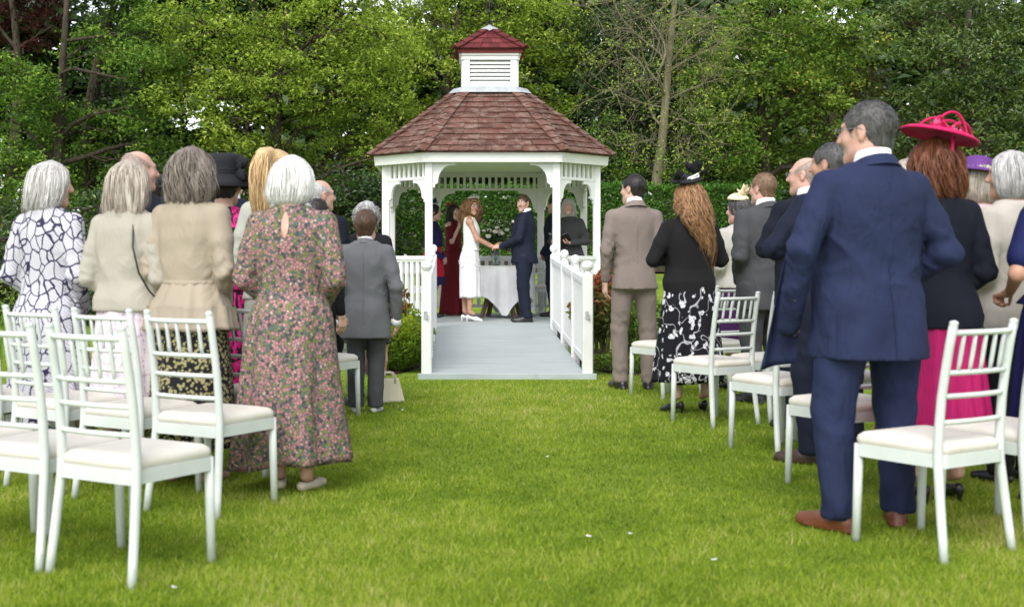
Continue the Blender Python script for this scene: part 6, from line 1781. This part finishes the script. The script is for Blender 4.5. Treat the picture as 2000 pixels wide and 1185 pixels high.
def tree(name, label, bx, Y, lobes, leaf, size, dens=1.0, tr=.22, bark=None, seed=0, top=None, lean=0.0, shell=.5, aspect=.5, per=66, crad=.235, twigs=5, group=None, up=.5):
    r_ = np.random.default_rng(seed + 900); bark = bark or BARK
    b = np.array([(bx - 885) * Y / 2400, Y, gnd(Y)])
    T = empty(name, b, 0, label, 'tree', group)
    Lb = plobes(lobes, Y, r_)
    ztop = max(l[0][2] for l in Lb) if top is None else top
    xm = np.mean([l[0][0] for l in Lb])
    tp = np.array([b[0] + (xm - b[0]) * .5 + lean, Y, ztop])
    path = curve_pts(b - [0, 0, .1], tp, 9, .03, r_)
    rad = np.linspace(tr, tr * .25, 9); rad[0] *= 1.3
    g = G(); g.tube(path - b, rad, 9)
    for (c, rx, ry, rz) in Lb:
        zz = min(c[2] - .25 * rz - r_.uniform(.2, 1.0), ztop)
        k = np.clip(np.interp(max(zz, b[2] + .8), path[:, 2], np.arange(9)), 1, 8); p0 = np.array([np.interp(k, np.arange(9), path[:, i]) for i in range(3)])
        r0 = np.interp(k, np.arange(9), rad) * .55
        lp = curve_pts(p0, c, 7, .10, r_, .05); g.tube(lp - b, np.linspace(max(r0, .03), .022, 7), 6, False)
        for q in range(twigs):
            s0 = lp[r_.integers(2, 7)]; d = r_.normal(size=3); d /= np.linalg.norm(d); e = c + d * np.array([rx, ry, rz]) * r_.uniform(.7, 1.05)
            g.tube(curve_pts(s0, e, 5, .12, r_) - b, np.linspace(.024, .006, 5), 4, False)
    g.build('trunk', bark, T, True)
    V, F, rn = lobes_leaves(Lb, dens, size, r_, aspect, shell, per, crad, up)
    leaf_obj('crown', V - b, F, rn, LG[leaf], T)
    return T
tree('copper_beech', 'dark copper leaved tree showing at the far left above the ivy tree', 10, 43, [(-60, 30, 90), (30, 10, 60), (90, 60, 40), (-20, 90, 50), (60, -40, 60)], 'copper', .13, .7, .3, seed=1)
tree('ivy_tree', 'ivy clad tree with dark trunk at the left of the lawn', 232, 36, [(215, -10, 60), (212, 50, 55), (220, 110, 55), (225, 170, 55), (232, 230, 55), (240, 290, 60), (250, 350, 60)], 'dark', .13, 1.5, .35, seed=2, shell=.6, crad=.25)
tree('sycamore_tree', 'mid green leafy tree filling the far left behind the silver bob', 110, 34, [(100, 190, 70), (165, 90, 60), (40, 250, 85), (150, 250, 65), (300, 40, 85), (300, 130, 70), (50, 350, 90), (170, 340, 80), (10, 450, 90), (120, 440, 80), (290, 210, 60), (20, 150, 60), (200, -30, 60), (300, 290, 60), (-30, 330, 80), (250, 380, 70), (330, 360, 60), (40, 530, 70)], 'mid', .13, 1.0, .24, seed=3)
tree('oak_tree', 'yellow green oak in fresh leaf left of the gazebo roof', 545, 33, [(400, 50, 85), (500, 20, 90), (600, 70, 90), (690, 60, 80), (450, 130, 80), (550, 150, 85), (650, 170, 85), (730, 170, 70), (380, 200, 65), (470, 240, 75), (590, 250, 75), (690, 270, 75), (750, 260, 50), (440, 310, 60), (540, 330, 55), (640, 330, 60), (760, 90, 70), (350, 120, 60), (745, 310, 35)], 'oak', .12, .85, .22, seed=4, twigs=8)
tree('oak_tree', 'yellow green oak rising directly behind the gazebo cupola', 850, 38, [(800, 20, 90), (890, 30, 90), (980, 20, 90), (1060, 60, 75), (850, 110, 80), (780, 120, 70), (950, 120, 80), (1040, 140, 75), (1100, 120, 45), (1080, 200, 55), (1020, 215, 60), (900, 200, 70), (830, 220, 60), (1110, 40, 50), (770, 220, 50)], 'oak', .13, .85, .24, seed=5, twigs=8)
tree('sycamore_tree', 'sycamore with hanging yellow flowers behind the bald man', 1500, 35, [(1400, 60, 75), (1480, 20, 80), (1560, 90, 80), (1630, 30, 75), (1450, 130, 75), (1540, 180, 75), (1600, 220, 60), (1400, 230, 70), (1480, 270, 75), (1420, 310, 60), (1560, 300, 70), (1640, 330, 60), (1500, 360, 60), (1650, 110, 65), (1370, 160, 55), (1600, 400, 60), (1450, 400, 60), (1690, 60, 55)], 'syc', .14, .95, .22, seed=6)
tree('yew_tree', 'olive brown yew between the sycamore and the glossy evergreen', 1650, 41, [(1640, 200, 70), (1690, 260, 70), (1620, 120, 70), (1670, 330, 70), (1700, 170, 60), (1600, 280, 50)], 'yew', .09, 1.6, .3, seed=7, crad=.3)
tree('evergreen_tree', 'glossy dark evergreen filling the far right behind the fuchsia hat', 1900, 30, [(1770, 40, 70), (1850, 20, 85), (1940, 30, 90), (2020, 60, 90), (1800, 120, 75), (1890, 120, 85), (1980, 150, 85), (2040, 220, 90), (1840, 210, 75), (1920, 230, 80), (1780, 200, 55), (1990, 270, 80), (1880, 310, 75), (1960, 350, 80), (1820, 320, 65), (2030, 370, 80), (1760, 300, 50), (1730, 370, 60), (1860, 400, 70)], 'ever', .13, 1.05, .25, seed=8, aspect=.42, shell=.65)
tree('ivy_shrub', 'tall dark ivy covered shrub left of the gazebo posts', 690, 31, [(690, 380, 60), (740, 400, 50), (640, 420, 60), (700, 450, 55), (590, 400, 55), (650, 350, 45), (735, 350, 40), (610, 470, 55), (740, 470, 50), (530, 420, 55), (480, 380, 50)], 'dark', .12, 1.4, .12, seed=9, shell=.6, crad=.25)
tree('laurel_shrub', 'dark laurel undergrowth behind the grey haired women', 330, 31.5, [(60, 430, 65), (150, 470, 60), (230, 420, 60), (300, 470, 60), (380, 420, 60), (450, 470, 60), (350, 350, 50), (0, 500, 60), (420, 350, 45)], 'dark', .13, 1.1, .1, seed=10, shell=.6)
tree('holly_tree', 'dark green tree behind the bare branched tree', 1330, 38, [(1190, 130, 70), (1330, 90, 75), (1240, 40, 70), (1350, 190, 70), (1230, 240, 70), (1170, 290, 50), (1290, 290, 70), (1370, 290, 60), (1200, 330, 60), (1330, 340, 60), (1400, 350, 50), (1290, 180, 60), (1180, 220, 50), (1160, 60, 60)], 'dark', .13, 1.25, .2, seed=11, crad=.3)
tree('young_maple', 'light green low tree between bare tree and hedge', 1380, 34, [(1350, 310, 45), (1420, 290, 45), (1180, 265, 40), (1240, 310, 40), (1310, 320, 35)], 'mid', .11, .9, .08, seed=12)

tree('laurel_border', 'leafy shrub border along the lawn behind the left block of guests', 300, 21, [(x, y, 55) for x in range(-60, 640, 75) for y in (475, 545, 600)], 'dark', .12, 1.3, .06, seed=13, shell=.6, twigs=2)
def bare_tree(bx, Y):
    r_ = np.random.default_rng(4242); b = np.array([(bx - 885) * Y / 2400, Y, gnd(Y)])
    T = empty('bare_tree', b, 0, 'bare branched tree with pale trunk just coming into bud right of gazebo', 'tree')
    g = G(); tips = []
    def grow(p, d, L, r, lev):
        n = 7 if lev < 2 else 6; pts = [p]; dd = d.copy(); seg = L / (n - 1)
        cv = r_.normal(0, .30 + .10 * lev, 3)
        for i in range(n - 1):
            dd = dd + cv * .35 + r_.normal(0, .10 + .04 * lev, 3); dd[2] += (.10 if lev < 2 else -.02); dd /= np.linalg.norm(dd)
            pts.append(pts[-1] + dd * seg)
        pts = np.array(pts); g.tube(pts - b, np.linspace(r, r * (.55 if lev < 2 else .35), n), 7 if lev < 2 else 4, False)
        if lev >= 4: tips.append(pts[-1]); return
        k = (6, 6, 5, 4)[lev]
        for q in range(k):
            t = r_.uniform(.25, 1.0) if lev else r_.uniform(.35, 1.0); i = min(n - 2, int(t * (n - 1)))
            a = r_.normal(size=3); a -= dd * a.dot(dd); a /= np.linalg.norm(a)
            nd = dd * r_.uniform(.25, .7) + a * r_.uniform(.7, 1.0); nd /= np.linalg.norm(nd)
            grow(pts[i] + (pts[i + 1] - pts[i]) * .5, nd, L * r_.uniform(.45, .72), r * (.42 if lev else .40), lev + 1)
            if lev >= 2 and r_.uniform() < .5: tips.append(pts[-1])
    main = [px(1283, 345, Y), px(1293, 280, Y), px(1303, 160, Y), px(1312, 60, Y), px(1325, -60, Y), px(1330, -200, Y)]
    pts = np.array([b] + [np.array(m) for m in main]); rr = [.17, .14, .12, .10, .08, .06, .035]
    fine = np.stack([np.interp(np.linspace(0, 6, 19), np.arange(7), pts[:, i]) for i in range(3)], -1); g.tube(fine - b, np.interp(np.linspace(0, 6, 19), np.arange(7), rr), 10)
    for (x0, y0, x1, y1, r) in ((1300, 190, 1275, 30, .09), (1296, 250, 1215, 110, .075), (1275, 30, 1262, -120, .06), (1308, 100, 1400, -20, .07), (1300, 170, 1180, 60, .06), (1300, 200, 1420, 150, .06), (1295, 260, 1390, 250, .045), (1292, 290, 1200, 290, .045), (1304, 120, 1200, -30, .06), (1306, 130, 1370, 60, .055), (1290, 300, 1340, 300, .035), (1298, 210, 1190, 200, .05), (1300, 150, 1450, 60, .05)):
        a, e = np.array(px(x0, y0, Y)), np.array(px(x1, y1, Y)) + np.array([0, r_.uniform(-1.5, 1.0), 0])
        L = np.linalg.norm(e - a); r = r * .52; lp = curve_pts(a, e, 9, .14, r_); g.tube(lp - b, np.linspace(r, r * .35, 9), 6, False)
        for q in range(14):
            i = r_.integers(2, 9); d = lp[i] - lp[i - 1]; d /= np.linalg.norm(d); s_ = r_.normal(size=3); s_ -= d * s_.dot(d); s_ /= np.linalg.norm(s_)
            nd = d * .4 + s_; nd /= np.linalg.norm(nd); grow(lp[i], nd, L * r_.uniform(.4, .75), max(r * .38, .010), 3)
    g.build('trunk', BARKL, T, True)
    tips = np.array(tips); tips = tips[r_.choice(len(tips), min(len(tips), 420), False)]
    CC = np.repeat(tips, 7, 0) + r_.normal(0, .09, (len(tips) * 7, 3)); V, F = leaf_cloud(len(CC), lambda m: CC, .085, r_)
    leaf_obj('crown', V - b, F, r_.uniform(.4, 1, len(CC)), LG['oak'], T)
bare_tree(1290, 33)

# hedge: clipped, dense small leaves over a dark twiggy core
def hedge(label, x0, x1, Y, ztop, n, seed):
    r_ = np.random.default_rng(seed); H_ = empty('hedge', ((x0 + x1) / 2, Y, gnd(Y)), 0, label, 'hedge'); b = np.array(H_.location)
    g = G(); g.box((0, .35, (ztop - b[2]) / 2 - .12), (x1 - x0 - .5, .6, ztop - b[2] - .35)); g.build('twig_core', BARK, H_)
    f = r_.uniform(0, 1, n); top = f < .22
    X = r_.uniform(x0, x1, n); bump = .16 * vnoise(X, np.zeros(n), 1.7, seed)
    Z = np.where(top, ztop + r_.normal(0, .06, n) + bump, r_.uniform(b[2] + .42, ztop, n)); Yy = np.where(top, r_.uniform(Y - .2, Y + .8, n), Y - .05 + np.abs(r_.normal(0, .09, n)) + .12 * vnoise(X, Z, 3, seed + 1))
    C = np.stack([X, Yy, Z], -1); V, F = leaf_cloud(n, lambda m: C, .085, r_, .35, .6)
    leaf_obj('foliage', V - b, F, np.clip(.45 + .5 * vnoise(X, Z, 4, seed + 2) + r_.normal(0, .2, n), 0, 1), LG['hedge'], H_)
hedge('clipped green hedge running behind the gazebo and the taupe suit', -4.2, 8.6, 32.2, px(0, 366, 32.2).z, 46000, 5)

# far wood as one mass
def woodland():
    r_ = np.random.default_rng(77); Vs, Fs, Rs, n0 = [], [], [], 0
    L = []
    for x in range(-250, 2300, 105):
        for y in (330, 260, 190, 120, 50, -20):
            if y < 0 and r_.uniform() < .3: continue
            L.append((x + r_.uniform(-40, 40), y + r_.uniform(-30, 30), r_.uniform(60, 85)))
    V, F, R_ = lobes_leaves(plobes(L, 52, r_, 3), .36, .62, r_, .7, .3, 26, .6)
    o = leaf_obj('woodland', V, F, R_ * .8, LG['dark'], None); tag(o, 'dark wood standing as one mass behind all the garden trees', 'woodland', kind='stuff')
    L = []
    for x in range(-250, 2300, 120): L.append((x + r_.uniform(-40, 40), 430 + r_.uniform(-20, 20), r_.uniform(80, 100)))
    V, F, R_ = lobes_leaves(plobes(L, 46, r_, 2), .34, .42, r_, .6, .3, 26, .5)
    o = leaf_obj('undergrowth', V, F, R_ * .8, LG['dark'], None); tag(o, 'dark undergrowth along the foot of the far wood', 'undergrowth', kind='stuff')
woodland()

# planting beside the ramp
SOIL = plain('bed_soil', (.045, .030, .020), .95, .1, 0, .3, 20, .6, 50)
for x0, x1 in ((-1.15, -.30), (1.33, 2.25)):
    g = G(); n = 24; r_ = random.Random(int(x0 * 10)); cx = (x0 + x1) / 2
    ring = [(cx + (x1 - x0) / 2 * math.cos(a) * (1 + .06 * r_.uniform(-1, 1)), 13.6 + 1.75 * math.sin(a), .004) for a in np.linspace(0, 6.283, n, endpoint=False)]
    g.add(ring + [(cx, 13.6, .07)], [[[i, (i + 1) % n, n] for i in range(n)]]); o = g.build('flower_bed', SOIL, None, True); tag(o, kind='structure')
def shrub(name, label, c, rx, ry, h, leaf, n, size, seed, stems=9, bare=0.0, aspect=.45, up=.5, group=None):
    r_ = np.random.default_rng(seed); b = np.array([c[0], c[1], 0.]); T = empty(name, b, 0, label, 'shrub', group)
    g = G()
    for k in range(stems):
        a = r_.uniform(0, 6.283); e = np.array([rx * .8 * math.cos(a) * r_.uniform(.3, 1), ry * .8 * math.sin(a) * r_.uniform(.3, 1), h * r_.uniform(.7, 1)])
        g.tube(curve_pts((e[0] * .3, e[1] * .3, -.03), e, 6, .04, r_), np.linspace(.012, .004, 6), 5, False)
    g.build('stems', bark_mat('green_stem', (.07, .08, .03), (.14, .13, .06)) if 'green_stem' not in bpy.data.materials else bpy.data.materials['green_stem'], T, True)
    d = r_.normal(size=(n, 3)); d /= np.linalg.norm(d, axis=1)[:, None]; rad = r_.uniform(.25, 1, n) ** .5
    C = d * rad[:, None] * np.array([rx, ry, h * .5 * (1 - bare)]); C[:, 2] += h * (.5 + .5 * bare); C[:, 2] = np.maximum(C[:, 2], .02)
    C += .05 * np.stack([vnoise(C[:, 0], C[:, 2], 14, seed), 0 * rad, vnoise(C[:, 0], C[:, 1], 14, seed + 1)], -1)
    V, F = leaf_cloud(n, lambda m: C, size, r_, up, aspect)
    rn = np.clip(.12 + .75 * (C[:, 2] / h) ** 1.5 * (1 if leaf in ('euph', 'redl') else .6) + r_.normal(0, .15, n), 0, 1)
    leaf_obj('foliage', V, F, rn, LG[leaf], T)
shrub('euphorbia_bush', 'yellow green euphorbia bush beside the left ramp post', (-.56, 12.45), .34, .45, .56, 'euph', 5200, .055, 1, 22, aspect=.3)
shrub('euphorbia_bush', 'taller euphorbia growing under the gazebo rail, behind its lower neighbour', (-.62, 13.6), .32, .5, .66, 'euph', 4200, .06, 2, 18, aspect=.3)
shrub('rose_bush', 'young rose with reddish leaves in front of the left gazebo rail', (-.66, 12.9), .22, .22, .92, 'redl', 420, .075, 3, 6, .45)
shrub('rose_bush', 'rose bush with red young leaves between right ramp rail and taupe suit', (1.56, 12.6), .27, .3, 1.02, 'redl', 1700, .075, 4, 14, .28)
shrub('rose_bush', 'second reddish rose bush deeper in the right bed', (1.62, 13.5), .32, .3, .90, 'redl', 1300, .075, 5, 10, .25)
shrub('low_ground_cover', 'low pale leafed plants at the front of the right bed', (1.80, 12.2), .50, .25, .20, 'syc', 1500, .05, 6, 6)
shrub('leafy_bush', 'green leafy bush behind the taupe trousers in the right bed', (2.02, 12.9), .35, .4, .75, 'mid', 1900, .07, 7, 10)
for k, (x, y, Y, sd) in enumerate(((1185, 545, 19.5, 3), (10, 545, 14.0, 4))):
    c = px(x, y, Y); r_ = np.random.default_rng(sd); g = G()
    T = empty('iris_clump', (c.x, Y, gnd(Y)), 0, ('clump of upright sword leaves beside the right gazebo post', 'clump of long grassy leaves at the lawn edge by the leaf print dress')[k], 'plant')
    for q in range(34):
        a = r_.uniform(0, 6.28); o_ = r_.normal(0, .16, 2); hgt = r_.uniform(.45, .8); d = r_.normal(0, .10, 2); w_ = .014
        V = []
        for t in (0, .35, .7, 1):
            p0 = np.array([o_[0] + d[0] * t * t * 2, o_[1] + d[1] * t * t * 2, hgt * t - .02]); wv = np.array([math.cos(a), math.sin(a), 0]) * w_ * (1 - t * .9); V += [p0 - wv, p0 + wv]
        g.add(V, [[[i * 2, i * 2 + 1, i * 2 + 3, i * 2 + 2] for i in range(3)]])
    me = g.mesh('leaves'); at = me.attributes.new('rnd', 'FLOAT', 'FACE'); at.data.foreach_set('value', r_.uniform(.1, .8, len(me.polygons)).astype(np.float32)); link('leaves', me, LG['mid'], T)
# climber leaves pushing through the ramp rails
def sprig(label, x, y, Y, leaf, sd, hang=0):
    r_ = np.random.default_rng(sd); c = px(x, y, Y); b = np.array(c); T = empty('rose_sprig', b, 0, label, 'sprig')
    sg = -1 if x < 900 else 1; g = G(); g.tube([(.10 * sg, 0, -.14), (.04 * sg, 0, -.06), (0, -.01, 0)], [.005, .004, .002], 5); g.build('stem', bpy.data.materials['green_stem'], T, True)
    CC = r_.normal(0, .035, (16, 3)) * [.7, .7, 1.4]; V, F = leaf_cloud(16, lambda m: CC, .075, r_, .4, .6); leaf_obj('leaves', V, F, r_.uniform(.5, 1, 16), LG[leaf], T)
sprig('orange rose leaves poking through the right ramp rail', 1116, 600, 13.1, 'redl', 5)
sprig('green rose leaves poking through the right ramp rail', 1116, 614, 13.1, 'euph', 6)
sprig('green climber leaves poking through the left ramp rail', 847, 646, 12.9, 'mid', 7)
